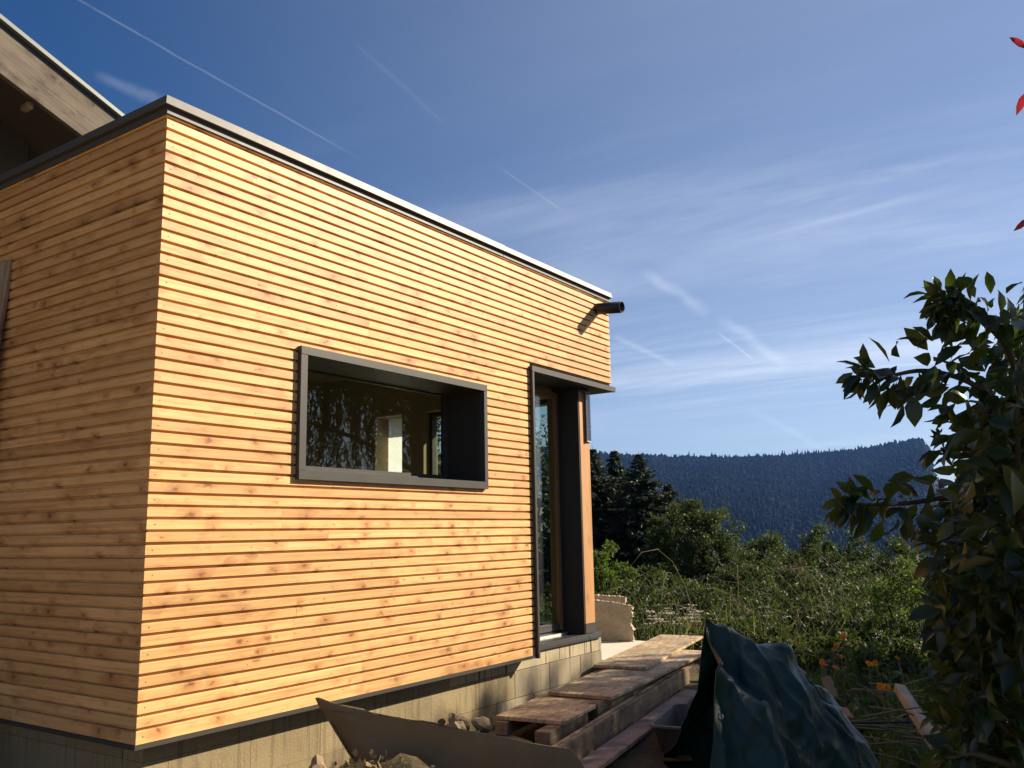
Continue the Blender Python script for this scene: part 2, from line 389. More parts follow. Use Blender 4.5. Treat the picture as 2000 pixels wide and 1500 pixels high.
m, nt, out = mat('hill_ground')
geo = nt.new('ShaderNodeNewGeometry'); P = geo.outputs['Position']
n = nt.noise(P, 0.02, 6, 0.7)
principled(nt, out, nt.ramp(n, ((0.35, (0.010, 0.016, 0.009)), (0.65, (0.022, 0.030, 0.014)))), 0.95, spec=0.1)


def leafmat(name, a, b, c=None, rough=0.45, trans=0.35, tcol=None, spec=0.5, patch=1.5):
    """leaf: each leaf its own tone from a to b, some c"""
    m, nt, out = mat(name)
    geo = nt.new('ShaderNodeNewGeometry')
    rnd = geo.outputs['Random Per Island']
    stops = [(0.0, a), (0.75, b)] + ([(0.97, c)] if c else [])
    col = nt.ramp(rnd, stops)
    pn = nt.noise(geo.outputs['Position'], patch, 3)
    sp = nt.noise(geo.outputs['Position'], patch*.45, 2)
    col = nt.mix(nt.math('MULTIPLY', nt.smooth(sp, 0.42, 0.62), 0.55), col, nt.mix(0.5, col, rgb(tuple(q*k for q, k in zip(a, (.9, .75, .6))))))
    col = nt.mix(nt.math('MULTIPLY', nt.smooth(pn, 0.50, 0.70), 0.55), col, rgb(tuple(q*k for q, k in zip(b, (1.5, 1.3, 1.1)))))
    p = principled(nt, None, col, rough, 0, None, spec)
    t = nt.new('ShaderNodeBsdfTranslucent')
    tc_ = nt.mix(0.75, col, rgb(tcol or tuple(min(1, x*y) for x, y in zip(b, (2.2, 2.6, 1.0)))))
    nt.put(t.inputs[0], tc_)
    mx = nt.new('ShaderNodeMixShader'); mx.inputs[0].default_value = trans
    nt.l.new(p.outputs[0], mx.inputs[1]); nt.l.new(t.outputs[0], mx.inputs[2]); nt.l.new(mx.outputs[0], out.inputs[0])
    return m


leafmat('leaf_round', (0.0176, 0.0288, 0.0088), (0.0416, 0.0576, 0.0152), (0.0800, 0.0760, 0.0192), rough=0.58, spec=0.3, patch=1.1)
leafmat('leaf_thicket', (0.0165, 0.0270, 0.0090), (0.0375, 0.0495, 0.0158), (0.0825, 0.0750, 0.0300), rough=0.58, spec=0.3, patch=1.1)
leafmat('leaf_bright', (0.0357, 0.0595, 0.0119), (0.0680, 0.0978, 0.0187), (0.1105, 0.1232, 0.0340), rough=0.58, spec=0.3, patch=1.1)
leafmat('leaf_dull', (0.0256, 0.0304, 0.0144), (0.0496, 0.0496, 0.0240), (0.0960, 0.0800, 0.0440), rough=0.58, spec=0.3, patch=1.1)
leafmat('needles', (0.012, 0.022, 0.012), (0.026, 0.038, 0.019), None, 0.6, 0.12)
leafmat('leaf_shrub', (0.0077, 0.0175, 0.0070), (0.0154, 0.0294, 0.0098), (0.0420, 0.0420, 0.0140), 0.36, 0.28, (0.20, 0.30, 0.03), 0.5, 6)
leafmat('leaf_willow', (0.040, 0.062, 0.022), (0.075, 0.10, 0.036), None, 0.45, 0.3)
leafmat('leaf_red', (0.16, 0.012, 0.014), (0.24, 0.02, 0.02), None, 0.4, 0.4, (0.5, 0.03, 0.03))
leafmat('grass', (0.055, 0.075, 0.022), (0.11, 0.125, 0.042), (0.24, 0.20, 0.10), 0.55, 0.35)
leafmat('dry_grass', (0.15, 0.125, 0.065), (0.24, 0.20, 0.11), (0.34, 0.30, 0.19), 0.6, 0.3)
leafmat('petal_orange', (0.75, 0.22, 0.015), (0.85, 0.36, 0.02), (0.85, 0.48, 0.04), 0.6, 0.4, (0.9, 0.35, 0.02))
leafmat('petal_white', (0.55, 0.52, 0.42), (0.75, 0.72, 0.62), None, 0.7, 0.3, (0.8, 0.78, 0.66))
leafmat('forest', (0.003, 0.006, 0.005), (0.007, 0.012, 0.008), (0.024, 0.028, 0.014), 0.9, 0.0, None, 0.03, 0.012)


# ------------------------------------------------------------------ object helpers
def link(o, parent=None):
    COL.objects.link(o)
    if parent is not None: o.parent = parent
    return o


def thing(name, label, cat, loc=(0, 0, 0), rotz=0.0, group=None):
    o = bpy.data.objects.new(name, None); COL.objects.link(o)
    o.empty_display_size = 0.1
    o.location = tuple(float(x) for x in loc); o.rotation_euler = (0, 0, rotz)
    o['label'] = label; o['category'] = cat
    if group: o['group'] = group
    return o


def tag(o, label, cat, group=None):
    o['label'] = label; o['category'] = cat
    if group: o['group'] = group
    return o


def stuff(o): o['kind'] = 'stuff'; return o
def structure(o): o['kind'] = 'structure'; return o


def npmesh(name, V, faces, smooth=False):
    """faces: (n,k) int array, or a list of such arrays"""
    me = bpy.data.meshes.new(name)
    V = np.asarray(V, dtype=np.float32).reshape(-1, 3)
    fl = faces if isinstance(faces, list) else [faces]
    fl = [np.asarray(f, dtype=np.int32) for f in fl if len(f)]
    loops = np.concatenate([f.ravel() for f in fl]); tot = np.concatenate([np.full(len(f), f.shape[1], np.int32) for f in fl])
    start = np.concatenate([[0], np.cumsum(tot)[:-1]]).astype(np.int32)
    me.vertices.add(len(V)); me.vertices.foreach_set('co', V.ravel())
    me.loops.add(len(loops)); me.loops.foreach_set('vertex_index', loops)
    me.polygons.add(len(tot)); me.polygons.foreach_set('loop_start', start); me.polygons.foreach_set('loop_total', tot)
    if smooth: me.polygons.foreach_set('use_smooth', np.ones(len(tot), bool))
    me.update(calc_edges=True)
    return me


def nobj(name, V, faces, m, parent=None, smooth=False):
    me = npmesh(name, V, faces, smooth); me.materials.append(MATS[m])
    return link(bpy.data.objects.new(name, me), parent)


def bobj(name, bm, m, parent=None, smooth=False, bevel=0.0, loc=None):
    if bevel:
        bmesh.ops.bevel(bm, geom=bm.edges[:], offset=bevel, segments=1, affect='EDGES', clamp_overlap=True)
    bmesh.ops.recalc_face_normals(bm, faces=bm.faces[:])
    me = bpy.data.meshes.new(name); bm.to_mesh(me); bm.free()
    for x in (m if isinstance(m, (list, tuple)) else [m]): me.materials.append(MATS[x])
    if smooth:
        for p in me.polygons: p.use_smooth = True
    o = link(bpy.data.objects.new(name, me), parent)
    if loc is not None: o.location = tuple(float(x) for x in loc)
    return o


def box(bm, x0, y0, z0, x1, y1, z1):
    vs = [bm.verts.new(p) for p in ((x0, y0, z0), (x1, y0, z0), (x1, y1, z0), (x0, y1, z0), (x0, y0, z1), (x1, y0, z1), (x1, y1, z1), (x0, y1, z1))]
    for f in ((0, 3, 2, 1), (4, 5, 6, 7), (0, 1, 5, 4), (1, 2, 6, 5), (2, 3, 7, 6), (3, 0, 4, 7)): bm.faces.new([vs[i] for i in f])
    return vs


def boxes(name, m, parent, *bs, bevel=0.0):
    bm = bmesh.new()
    for b in bs: box(bm, *b)
    return bobj(name, bm, m, parent, bevel=bevel)


def beam(name, a, b, w, h, m, parent=None, bevel=0.004, roll=0.0, local=True):
    """a board from a to b (its top centre line), w wide, h deep; object placed at a with x along it"""
    a, b = Vector(a), Vector(b); d = b-a; L = d.length
    bm = bmesh.new(); box(bm, 0, -w/2, -h, L, w/2, 0)
    o = bobj(name, bm, m, parent, bevel=bevel)
    x = d.normalized(); z = Vector((0, 0, 1)); y = z.cross(x).normalized(); z = x.cross(y)
    M = Matrix(((x.x, y.x, z.x, a.x), (x.y, y.y, z.y, a.y), (x.z, y.z, z.z, a.z), (0, 0, 0, 1)))
    o.matrix_world = M @ Matrix.Rotation(roll, 4, 'X')
    return o


def tube_np(pts, radii, n=6):
    """swept tube through pts -> verts, quads"""
    P = np.asarray(pts, float); k = len(P); V = []; Fq = []
    T = np.gradient(P, axis=0); T /= np.linalg.norm(T, axis=1)[:, None]+1e-9
    ref = np.array([0.31, 0.17, 0.93]); ang = np.arange(n)*2*math.pi/n
    for i in range(k):
        a = np.cross(T[i], ref); a /= np.linalg.norm(a)+1e-9; b = np.cross(T[i], a)
        V.append(P[i]+radii[i]*(np.cos(ang)[:, None]*a+np.sin(ang)[:, None]*b))
    for i in range(k-1):
        for j in range(n): Fq.append((i*n+j, i*n+(j+1) % n, (i+1)*n+(j+1) % n, (i+1)*n+j))
    V.append(P[-1:]); V = np.concatenate(V); tip = len(V)-1
    tri = [((k-1)*n+j, (k-1)*n+(j+1) % n, tip) for j in range(n)]
    return V, np.array(Fq), np.array(tri)


def tubes(name, lines, m, parent=None, n=5):
    VV, Q, T, o = [], [], [], 0
    for pts, rad in lines:
        V, q, t = tube_np(pts, rad, n); VV.append(V); Q.append(q+o); T.append(t+o); o += len(V)
    return nobj(name, np.concatenate(VV), [np.concatenate(Q), np.concatenate(T)], m, parent, True)


def norm(v): return v/(np.linalg.norm(v, axis=-1, keepdims=True)+1e-9)


def leaf_quads(base, d, nrm, L, Wd):
    """diamond leaves, one quad each"""
    d = norm(d); s = norm(np.cross(nrm, d)); L = np.asarray(L)[:, None]; Wd = np.asarray(Wd)[:, None]
    n = np.cross(d, s)
    V = np.stack([base, base+d*L*0.45+s*Wd*0.5+n*L*0.05, base+d*L-n*L*0.06, base+d*L*0.45-s*Wd*0.5+n*L*0.05], 1)
    N = len(base)
    return V.reshape(-1, 3), np.arange(N*4).reshape(N, 4)


BIG = np.array([(0, 0, 0), (0.16, 0.20, 0.03), (0.16, 0, 0.0), (0.16, -0.20, 0.03), (0.42, 0.46, 0.07), (0.42, 0, -0.015), (0.42, -0.46, 0.07),
                (0.72, 0.38, 0.03), (0.72, 0, -0.05), (0.72, -0.38, 0.03), (0.90, 0.14, -0.07), (0.90, -0.14, -0.07), (1.0, 0, -0.13)])
BIGF4 = np.array([(1, 4, 5, 2), (2, 5, 6, 3), (4, 7, 8, 5), (5, 8, 9, 6)])
BIGF3 = np.array([(0, 1, 2), (0, 2, 3), (7, 10, 8), (8, 11, 9), (8, 10, 12), (8, 12, 11)])


def big_leaves(base, d, nrm, L, Wd, curl):
    d = norm(d); s = norm(np.cross(nrm, d)); n = np.cross(d, s)
    u = BIG[None, :, 0]*np.asarray(L)[:, None]; v = BIG[None, :, 1]*np.asarray(Wd)[:, None]
    w = BIG[None, :, 2]*np.asarray(L)[:, None]*1.0 - np.asarray(curl)[:, None]*(BIG[None, :, 0]**2)*np.asarray(L)[:, None]
    V = base[:, None, :]+u[..., None]*d[:, None, :]+v[..., None]*s[:, None, :]+w[..., None]*n[:, None, :]
    N = len(base); o = (np.arange(N)*len(BIG))[:, None, None]
    return V.reshape(-1, 3), [(BIGF4[None]+o).reshape(-1, 4), (BIGF3[None]+o).reshape(-1, 3)]


def rand_unit(rng, n):
    return norm(rng.normal(size=(n, 3)))


def gz(x, y):
    """height of the garden ground"""
    x = np.asarray(x, float); y = np.asarray(y, float)
    t = np.clip((-y+0.1)/2.6, 0, 1); t = t*t*(3-2*t)
    z = -0.44-0.16*t
    d = np.hypot(x+2.5, y+3.8)
    z = z-0.055*np.clip(d-9.5, 0, 50)-0.22*np.clip(d-60, 0, 350)
    z = z+0.03*np.sin(x*1.3+0.7*y)*np.cos(y*1.7-x*0.4)+0.02*np.sin(3.1*x+1.2)*np.sin(2.7*y)
    return z

# ------------------------------------------------------------------ terrain
def build_ground():
    rs = np.concatenate([np.linspace(0, 14, 57), np.linspace(14.8, 60, 36), np.array([70, 90, 120, 160, 220, 300, 380, 420])])
    na = 180; an = np.arange(na)*2*math.pi/na
    X = CAM[0]+rs[:, None]*np.cos(an)+2.5*0; Y = CAM[1]+rs[:, None]*np.sin(an)
    Z = gz(X, Y)
    V = np.stack([X, Y, Z], -1).reshape(-1, 3)
    i, j = np.meshgrid(np.arange(len(rs)-1), np.arange(na), indexing='ij')
    Fq = np.stack([i*na+j, (i+1)*na+j, (i+1)*na+(j+1) % na, i*na+(j+1) % na], -1).reshape(-1, 4)
    structure(nobj('ground', V, Fq, 'soil', None, True))


build_ground()

RIDGE_AZ = np.array([-40, -15, 0, 5, 8.26, 8.74, 9.05, 9.35, 9.63, 9.95, 10.76, 12.19, 13.94, 14.83, 16.63, 18.78, 21.28, 24.8, 27.73, 28.88, 34, 45, 60, 90, 130])
RIDGE_EL = np.array([2.5, 1.6, 1.2, 1.4, 1.9, 2.6, 4.35, 4.72, 4.86, 4.83, 4.68, 4.5, 4.36, 4.30, 4.28, 4.26, 4.28, 4.45, 4.62, 4.8, 5.3, 5.0, 4.5, 4.0, 3.2])


def fbm(a, seed, octs=5):
    rng = np.random.default_rng(seed); o = np.zeros_like(a)
    for k in range(octs): o = o+np.sin(a*(2.1**k)*1.0+rng.uniform(0, 6.28))*0.55**k
    return o


def hill_pt(az, s):
    """az degrees, s 0 (foot) .. 1 (ridge) .. >1 behind the ridge"""
    el = np.interp(az, RIDGE_AZ, RIDGE_EL)
    Rr = 2650+130*fbm(az*0.16, 3); R0 = 640+60*fbm(az*0.21, 4)
    rr = R0+(Rr-R0)*s
    zr = Rr*np.tan(np.radians(el))
    prof = np.clip(s, 0, 1)**1.12
    spur = 11*np.sin(np.radians(az)*34+s*2.0)*np.sin(np.clip(s, 0, 1)*math.pi)+5*np.sin(np.radians(az)*90+s*7)*np.sin(np.clip(s, 0, 1)*math.pi)
    z = -95+(zr+95)*prof+spur-np.clip(s-1, 0, 1)*420
    a = np.radians(az)
    return np.stack([CAM[0]+rr*np.cos(a), CAM[1]+rr*np.sin(a), CAM[2]+z], -1)


def build_hill():
    az = np.concatenate([np.linspace(-40, 6, 60), np.linspace(6.2, 36, 190), np.linspace(36.6, 130, 110)]); s = np.linspace(-0.28, 1.4, 70)
    A, S = np.meshgrid(az, s, indexing='ij')
    V = hill_pt(A, S); V[..., 2] = np.where(S < 0, CAM[2]-95+S*40, V[..., 2])
    n, k = A.shape; i, j = np.meshgrid(np.arange(n-1), np.arange(k-1), indexing='ij')
    Fq = np.stack([i*k+j, i*k+j+1, (i+1)*k+j+1, (i+1)*k+j], -1).reshape(-1, 4)
    structure(nobj('hill', V.reshape(-1, 3), Fq, 'hill_ground', None, True))
    # the forest on it: one mass of small crowns
    rng = np.random.default_rng(5)
    N = 38000
    az = np.concatenate([rng.uniform(7.0, 34, N), rng.uniform(34, 64, 9000), rng.uniform(-30, 7.0, 6000), rng.uniform(8.9, 34, 2600)])
    s = np.concatenate([rng.uniform(0.05, 1.0, N)**0.8, rng.uniform(0.1, 1.0, 9000)**0.7, rng.uniform(0.1, 1.0, 6000)**0.7, rng.uniform(0.985, 1.004, 2600)])
    keep = ~((az > 8.35) & (az < 8.95) & (s > 0.55) & (rng.uniform(size=len(s)) < 0.86))      # the bare cliff
    az, s = az[keep], s[keep]; N = len(az)
    P = hill_pt(az, s)
    patch = np.sin(P[:, 0]*.011+2*np.sin(P[:, 1]*.006))+np.sin(P[:, 1]*.013+P[:, 2]*.02+1)+.8*np.sin(P[:, 0]*.031-P[:, 1]*.027)
    keep = ~((patch > 1.55) & (s < .93) & (rng.uniform(size=N) < .75)); P, s, patch = P[keep], s[keep], patch[keep]; N = len(P)
    con = rng.uniform(size=N) < np.clip(.5+.35*patch, .1, .95)
    h = np.where(con, rng.uniform(9, 17, N), rng.uniform(8, 13, N)); w = np.where(con, rng.uniform(2.2, 3.6, N), rng.uniform(4.0, 6.5, N))
    big = rng.uniform(size=N); h *= 0.65+0.75*big**2; w *= .7+.7*rng.uniform(size=N)**1.5; h = np.where(s > 0.98, h*(.75+.7*rng.uniform(size=N)**2), h)
    na = 6; an = np.arange(na)*2*math.pi/na
    j = lambda a, b: rng.uniform(a, b, (N, na))
    low = np.stack([P[:, None, 0]+w[:, None]*np.cos(an)*j(.75, 1.15), P[:, None, 1]+w[:, None]*np.sin(an)*j(.75, 1.15), P[:, None, 2]+h[:, None]*j(.05, .3)], -1)
    k2 = np.where(con, 0.5, 0.85)
    mid = np.stack([P[:, None, 0]+(w*k2)[:, None]*np.cos(an+.5)*j(.7, 1.2), P[:, None, 1]+(w*k2)[:, None]*np.sin(an+.5)*j(.7, 1.2), P[:, None, 2]+h[:, None]*j(.5, .78)], -1)
    top = np.stack([P[:, 0]+rng.normal(0, .4, N), P[:, 1]+rng.normal(0, .4, N), P[:, 2]+h], -1)[:, None]
    V = np.concatenate([low, mid, top], 1); o = (np.arange(N)*13)[:, None]
    Q = np.concatenate([np.stack([o[:, 0]+a, o[:, 0]+(a+1) % 6, o[:, 0]+6+(a+1) % 6, o[:, 0]+6+a], -1) for a in range(6)])
    T = np.concatenate([np.stack([o[:, 0]+6+a, o[:, 0]+6+(a+1) % 6, o[:, 0]+12], -1) for a in range(6)])
    f = nobj('forest', V.reshape(-1, 3), [Q, T], 'forest', None, True); stuff(f)
    f['label'] = 'dark wooded slope covering the far hill'; f['category'] = 'forest'


build_hill()

# haze between here and the hill
bm = bmesh.new(); box(bm, -1500, -2600, -230, 4200, 4200, 330)
hz = bobj('haze', bm, 'stone'); stuff(hz)
hm = bpy.data.materials.new('haze'); hm.use_nodes = True; hm.node_tree.nodes.clear()
hn = NT(hm.node_tree); ho = hn.new('ShaderNodeOutputMaterial'); pv = hn.new('ShaderNodeVolumePrincipled')
pv.inputs['Color'].default_value = (0.16, 0.38, 1.0, 1); pv.inputs['Density'].default_value = 0.000055; pv.inputs['Anisotropy'].default_value = 0.2
hn.l.new(pv.outputs[0], ho.inputs['Volume'])
hz.data.materials.clear(); hz.data.materials.append(hm)

# ------------------------------------------------------------------ the timber extension
H, L, DEP, PITCH_S = 3.10, 4.783, 3.35, 0.0603
WX0, WX1, WZ0, WZ1 = 0.917, 2.745, 1.252, 2.025          # window casing
DX, DZ = 3.371, 2.268                                     # door jamb, fascia top
FY = 0.12                                                 # foundation face
house = thing('timber_extension', 'flat roofed larch clad extension with grey framed window and corner door', 'house', (0, 0, 0))
rng_s = random.Random(11)
PROF = [(0.0, 0.022), (0.0, 0.0165), (0.0118, 0.0165), (0.0130, 0.0010), (0.0142, 0.0), (PITCH_S-0.0045, 0.0), (PITCH_S-0.0008, 0.0042), (PITCH_S-0.0008, 0.022)]
PROF0 = [(0.0, 0.022), (0.0, 0.0012), (0.0012, 0.0), (PITCH_S-0.0045, 0.0), (PITCH_S-0.0008, 0.0042), (PITCH_S-0.0008, 0.022)]


def slat(x0, x1, z, side, mitre=False, first=False, hmax=None):
    prof = PROF0 if first else PROF
    if hmax: prof = [(min(a, hmax), b) for a, b in prof[:5]]+[(hmax, 0.0), (hmax, 0.022)]
    bm = bmesh.new(); jx = 0.0004
    A = [bm.verts.new(((b if mitre else jx), b, a)) for a, b in prof]
    B = [bm.verts.new((x1-x0-jx, b, a)) for a, b in prof]
    n = len(prof)
    for i in range(n-1): bm.faces.new((A[i], B[i], B[i+1], A[i+1]))
    bm.faces.new(A); bm.faces.new(B[::-1])
    dy = rng_s.uniform(-0.0007, 0.0007); dz = rng_s.uniform(-0.0006, 0.0006)
    if side == 'left':                                   # x runs along +Y; the corner end is mitred
        for v in bm.verts: v.co.x, v.co.y = v.co.y, v.co.x
        o = bobj('slat', bm, 'larch_left', house); o.location = (dy, x0, z+dz)
    else:
        o = bobj('slat', bm, 'larch', house); o.location = (x0, dy, z+dz)
    return o


wood('larch_left', (0.73, 0.452, 0.196), (0.65, 0.374, 0.145), (0.47, 0.220, 0.074), (0.20, 0.066, 0.027), axis='Y', spec=0.38)
NROW = int(H/PITCH_S)
joint = []; jl = []
for k in range(NROW+1):
    z = k*PITCH_S; hm_ = (H+0.005-z) if k == NROW else None
    if k % 2 == 0:
        c = [rng_s.uniform(0.7, 2.4)]
        while c[-1] < L-0.5: c.append(c[-1]+rng_s.choice((1.3, 1.9, 2.4, 2.9)))
        joint = [q for q in c if 0.35 < q < L-0.35]
        jl = [q for q in (rng_s.uniform(0.5, 3.0),) if rng_s.random() < 0.75]
    spans = [(0.0, L)]
    if 21 <= k <= 32: spans = [(0.0, WX0+0.004), (WX1-0.004, L)]
    if k <= 37: spans = [(a, min(b, DX+0.003)) for a, b in spans]
    for a, b in spans:
        cuts = [a]+[q for q in joint if a+0.15 < q < b-0.15]+[b]
        for p, q in zip(cuts[:-1], cuts[1:]): slat(p, q, z, 'right', mitre=(p == 0.0), first=(k == 0), hmax=hm_)
    cuts = [0.0]+jl+[DEP]
    for p, q in zip(cuts[:-1], cuts[1:]): slat(p, q, z, 'left', mitre=(p == 0.0), first=(k == 0), hmax=hm_)
# screw heads near the corner and along the battens
bm = bmesh.new()


def screw(c, ax):
    r0 = 0.0034; vs = []
    for i in range(6):
        a = i*math.pi/3
        vs.append(bm.verts.new((c[0]+r0*math.cos(a)*(ax == 'y'), c[1]+r0*math.cos(a)*(ax == 'x'), c[2]+r0*math.sin(a))))
    t = bm.verts.new((c[0]-(0.0008 if ax == 'x' else 0), c[1]-(0.0008 if ax == 'y' else 0), c[2]))
    for i in range(6): bm.faces.new((vs[i], vs[(i+1) % 6], t))


for k in range(0, NROW, 2):
    zc = k*PITCH_S+0.036
    for xb in (0.038, 0.62, 1.22, 1.82, 2.42, 3.02, 3.62, 4.22, 4.74):
        if xb > 0.05 and rng_s.random() < 0.45: continue
        if k <= 37 and xb > DX-0.02: continue
        if 20 <= k <= 33 and WX0-.02 < xb < WX1+.02: continue
        screw((xb+rng_s.uniform(-.006, .006), -0.0013, zc+rng_s.uniform(-.004, .004)), 'y')
    for yb in (0.05, 0.66, 1.26):
        if rng_s.random() < 0.4: continue
        screw((-0.0013, yb+rng_s.uniform(-.006, .006), zc+rng_s.uniform(-.004, .004)), 'x')
stuff(bobj('screw', bm, 'screw', house))

# walls behind the cladding, with the openings
SY = 0.024
WY = 0.36                                                  # inner face of the front wall
ix0, ix1, iz0, iz1 = WX0+0.052, WX1-0.052, WZ0+0.052, WZ1-0.048
boxes('wall', 'membrane', house,
      (SY, SY, 0.0, ix0-.002, WY, H), (ix1+.002, SY, 0.0, DX+.02, WY, H), (ix0-.002, SY, 0.0, ix1+.002, WY, iz0-.002), (ix0-.002, SY, iz1+.002, ix1+.002, WY, H),
      (DX+.02, SY, DZ-.004, L-.001, WY, H), (SY, WY, 0.0, 0.30, DEP, H))
# end wall with its glazed openings, back wall, floor, ceiling (the unfinished room seen through the window)
EX0, EX1 = 4.30, 4.52
boxes('end_wall', 'interior_wall', house, (EX0, WY, 2.16, L-.002, DEP, H-.06), (EX0, WY, 0.05, EX1, 0.42, 2.16), (EX0, 1.90, 0.05, EX1, 2.19, 2.16), (EX0, 2.56, 0.05, EX1, DEP, 2.16))
boxes('back_wall', 'interior_wall', house, (0.30, DEP, 0.0, L-.002, DEP+0.2, H-.06))
boxes('floor', 'interior_floor', house, (0.30, WY, -0.08, EX1, DEP, 0.05))
boxes('ceiling', 'interior_wall', house, (0.30, WY, 2.62, EX0, DEP, 2.66))
nobj('white_sheet', [(EX1-.02, 2.192, 0.06), (EX1-.02, 2.558, 0.06), (EX1-.02, 2.558, 2.158), (EX1-.02, 2.192, 2.158)], [np.array([[0, 1, 2, 3]])], 'film', house)['label'] = 'pale sheet closing an opening in the end wall'
pn = boxes('terrace_window', 'glass', house, (EX1-.10, 0.46, 0.12, EX1-.092, 1.86, 2.12))
boxes('frame', 'anthracite', pn, (EX1-.13, 0.42, 0.05, EX1-.06, 0.46, 2.16), (EX1-.13, 1.86, 0.05, EX1-.06, 1.90, 2.16), (EX1-.13, 0.46, 0.05, EX1-.06, 1.86, 0.12), (EX1-.13, 0.46, 2.12, EX1-.06, 1.86, 2.16))
boxes('roof', 'dark_metal', house, (0.03, 0.03, H+.002, L-.03, DEP+.15, H+.03))

# parapet capping: a front fascia leaning back 7 degrees over a recessed dark drip
capz0, capz1 = H+0.040, H+0.088


def cap_profile(sgn=1):
    # (offset outwards from wall face, z)
    return [(-0.12, H+0.080), (0.0237, capz1), (0.030, capz0), (0.026, capz0-0.003), (0.004, capz0-0.004), (0.004, H+0.0042), (0.0095, H+0.0028), (0.0095, H-0.001), (-0.0005, H-0.001), (-0.0005, H+0.002), (-0.12, H+0.002)]


def extrude_cap(name, x0, x1, side, m0=False, tilt=0.0):
    bm = bmesh.new(); pr = cap_profile(); pr = [(o+(tilt if i == 1 else 0), z) for i, (o, z) in enumerate(pr)]
    A, B = [], []
    for o, z in pr:
        if side == 'right':
            A.append(bm.verts.new(((-o if m0 else x0), -o, z))); B.append(bm.verts.new((x1, -o, z)))
        else:
            A.append(bm.verts.new((-o, -o if m0 else x0, z))); B.append(bm.verts.new((-o, x1, z)))
    n = len(pr)
    for i in range(n): bm.faces.new((A[i], A[(i+1) % n], B[(i+1) % n], B[i]))
    bm.faces.new(A); bm.faces.new(B)
    return bobj(name, bm, 'cap_metal', house)


extrude_cap('capping', 0, 3.02, 'right', True)
extrude_cap('capping', 3.026, L+0.03, 'right', False, -0.006)
extrude_cap('capping', 0, DEP+.1, 'left', True)

# base flashing
boxes('base_trim', 'anthracite', house, (-0.010, -0.010, -0.0035, DX, 0.10, -0.0005), (-0.010, -0.0105, -0.020, DX, -0.008, -0.0005))
boxes('base_trim', 'anthracite', house, (-0.0105, -0.007, -0.020, -0.008, DEP, -0.0005), (-0.010, 0.101, -0.0035, 0.10, DEP, -0.0007))

# window: casing of four folded plates, sill rails, pane
win = boxes('window', 'glass', house, (ix0+.03, 0.330, iz0+.062, ix1-.03, 0.338, iz1-.012))
CY0 = -0.030
boxes('casing_plate', 'anthracite', win, (WX0, CY0, WZ1-.048, WX1, WY, WZ1), bevel=0.0012)
boxes('casing_plate', 'anthracite', win, (WX0+.001, CY0, WZ0, WX1-.001, 0.30, WZ0+.052), bevel=0.0012)
boxes('casing_plate', 'anthracite', win, (WX0, CY0+.001, WZ0+.053, WX0+.052, WY, WZ1-.049), bevel=0.0012)
boxes('casing_plate', 'anthracite', win, (WX1-.040, CY0+.001, WZ0+.053, WX1, WY, WZ1-.049), bevel=0.0012)
boxes('sill_rail', 'anthracite', win, (ix0+.001, 0.20, iz0, ix1+.010, 0.28, iz0+.022), bevel=0.003)
boxes('sill_rail', 'anthracite', win, (ix0+.001, 0.285, iz0, ix1+.010, 0.352, iz0+.040), bevel=0.003)
boxes('sash', 'anthracite', win, (ix0+.001, 0.315, iz0+.041, ix1+.010, 0.352, iz0+.062), (ix0+.001, 0.315, iz1-.012, ix1+.010, 0.352, iz1-.001), (ix0+.001, 0.315, iz0+.0625, ix0+.03, 0.352, iz1-.0125), (ix1-.03, 0.315, iz0+.0625, ix1+.010, 0.352, iz1-.0125))

# corner door: jamb, fascia with soffit, brown frame, pane, threshold
FZ0 = 2.222
boxes('jamb', 'anthracite', house, (DX, -0.030, -0.024, DX+.026, 0.32, FZ0-.001), bevel=0.001)
boxes('canopy_fascia', 'anthracite', house, (DX-.006, -0.032, FZ0, L+0.022, -0.002, DZ), bevel=0.001)
boxes('soffit', 'dark_metal', house, (DX+.001, -0.001, FZ0+.002, L+0.018, WY, FZ0+.012))
door = boxes('door', 'glass', house, (DX+.028, 0.318, 0.150, 4.232, 0.326, 2.130))
boxes('door_frame', 'door_wood', door, (4.2325, 0.30, 0.090, 4.284, WY, 2.185), (DX+.028, 0.30, 2.1305, 4.232, WY, 2.185), bevel=0.002)
boxes('bottom_rail', 'anthracite', door, (DX+.028, 0.302, 0.092, 4.232, WY, 0.149), bevel=0.003)
boxes('threshold', 'aluminium', door, (DX+.028, 0.250, 0.050, 4.270, WY, 0.072), bevel=0.002)
boxes('reveal_dark_panel', 'membrane', house, (4.286, 0.302, 0.050, 4.338, WY, FZ0), (4.338, 0.114, 0.0505, 4.3505, WY, FZ0-.001))  # second box: thin dark panel added over the post's left side
post = boxes('post', 'larch_post', house, (4.352, 0.110, 0.136, 4.524, WY-.002, 2.190), bevel=0.004)
boxes('base_flashing', 'zinc_dark' if 'zinc_dark' in MATS else 'anthracite', post, (4.3495, 0.1075, 0.056, 4.5265, WY, 0.139))
boxes('post_cap', 'dark_metal', house, (4.350, 0.108, 2.1905, 4.526, WY, FZ0))
boxes('doorstep', 'dark_metal', house, (DX+.027, 0.098, 0.0335, 4.603, WY-.001, 0.050), (DX+.027, 0.096, 0.002, 4.380, 0.110, 0.033), (4.384, 0.096, 0.002, 4.605, 0.110, 0.0335), bevel=0.0015)['label'] = 'dark lead covered doorstep with folded lip'

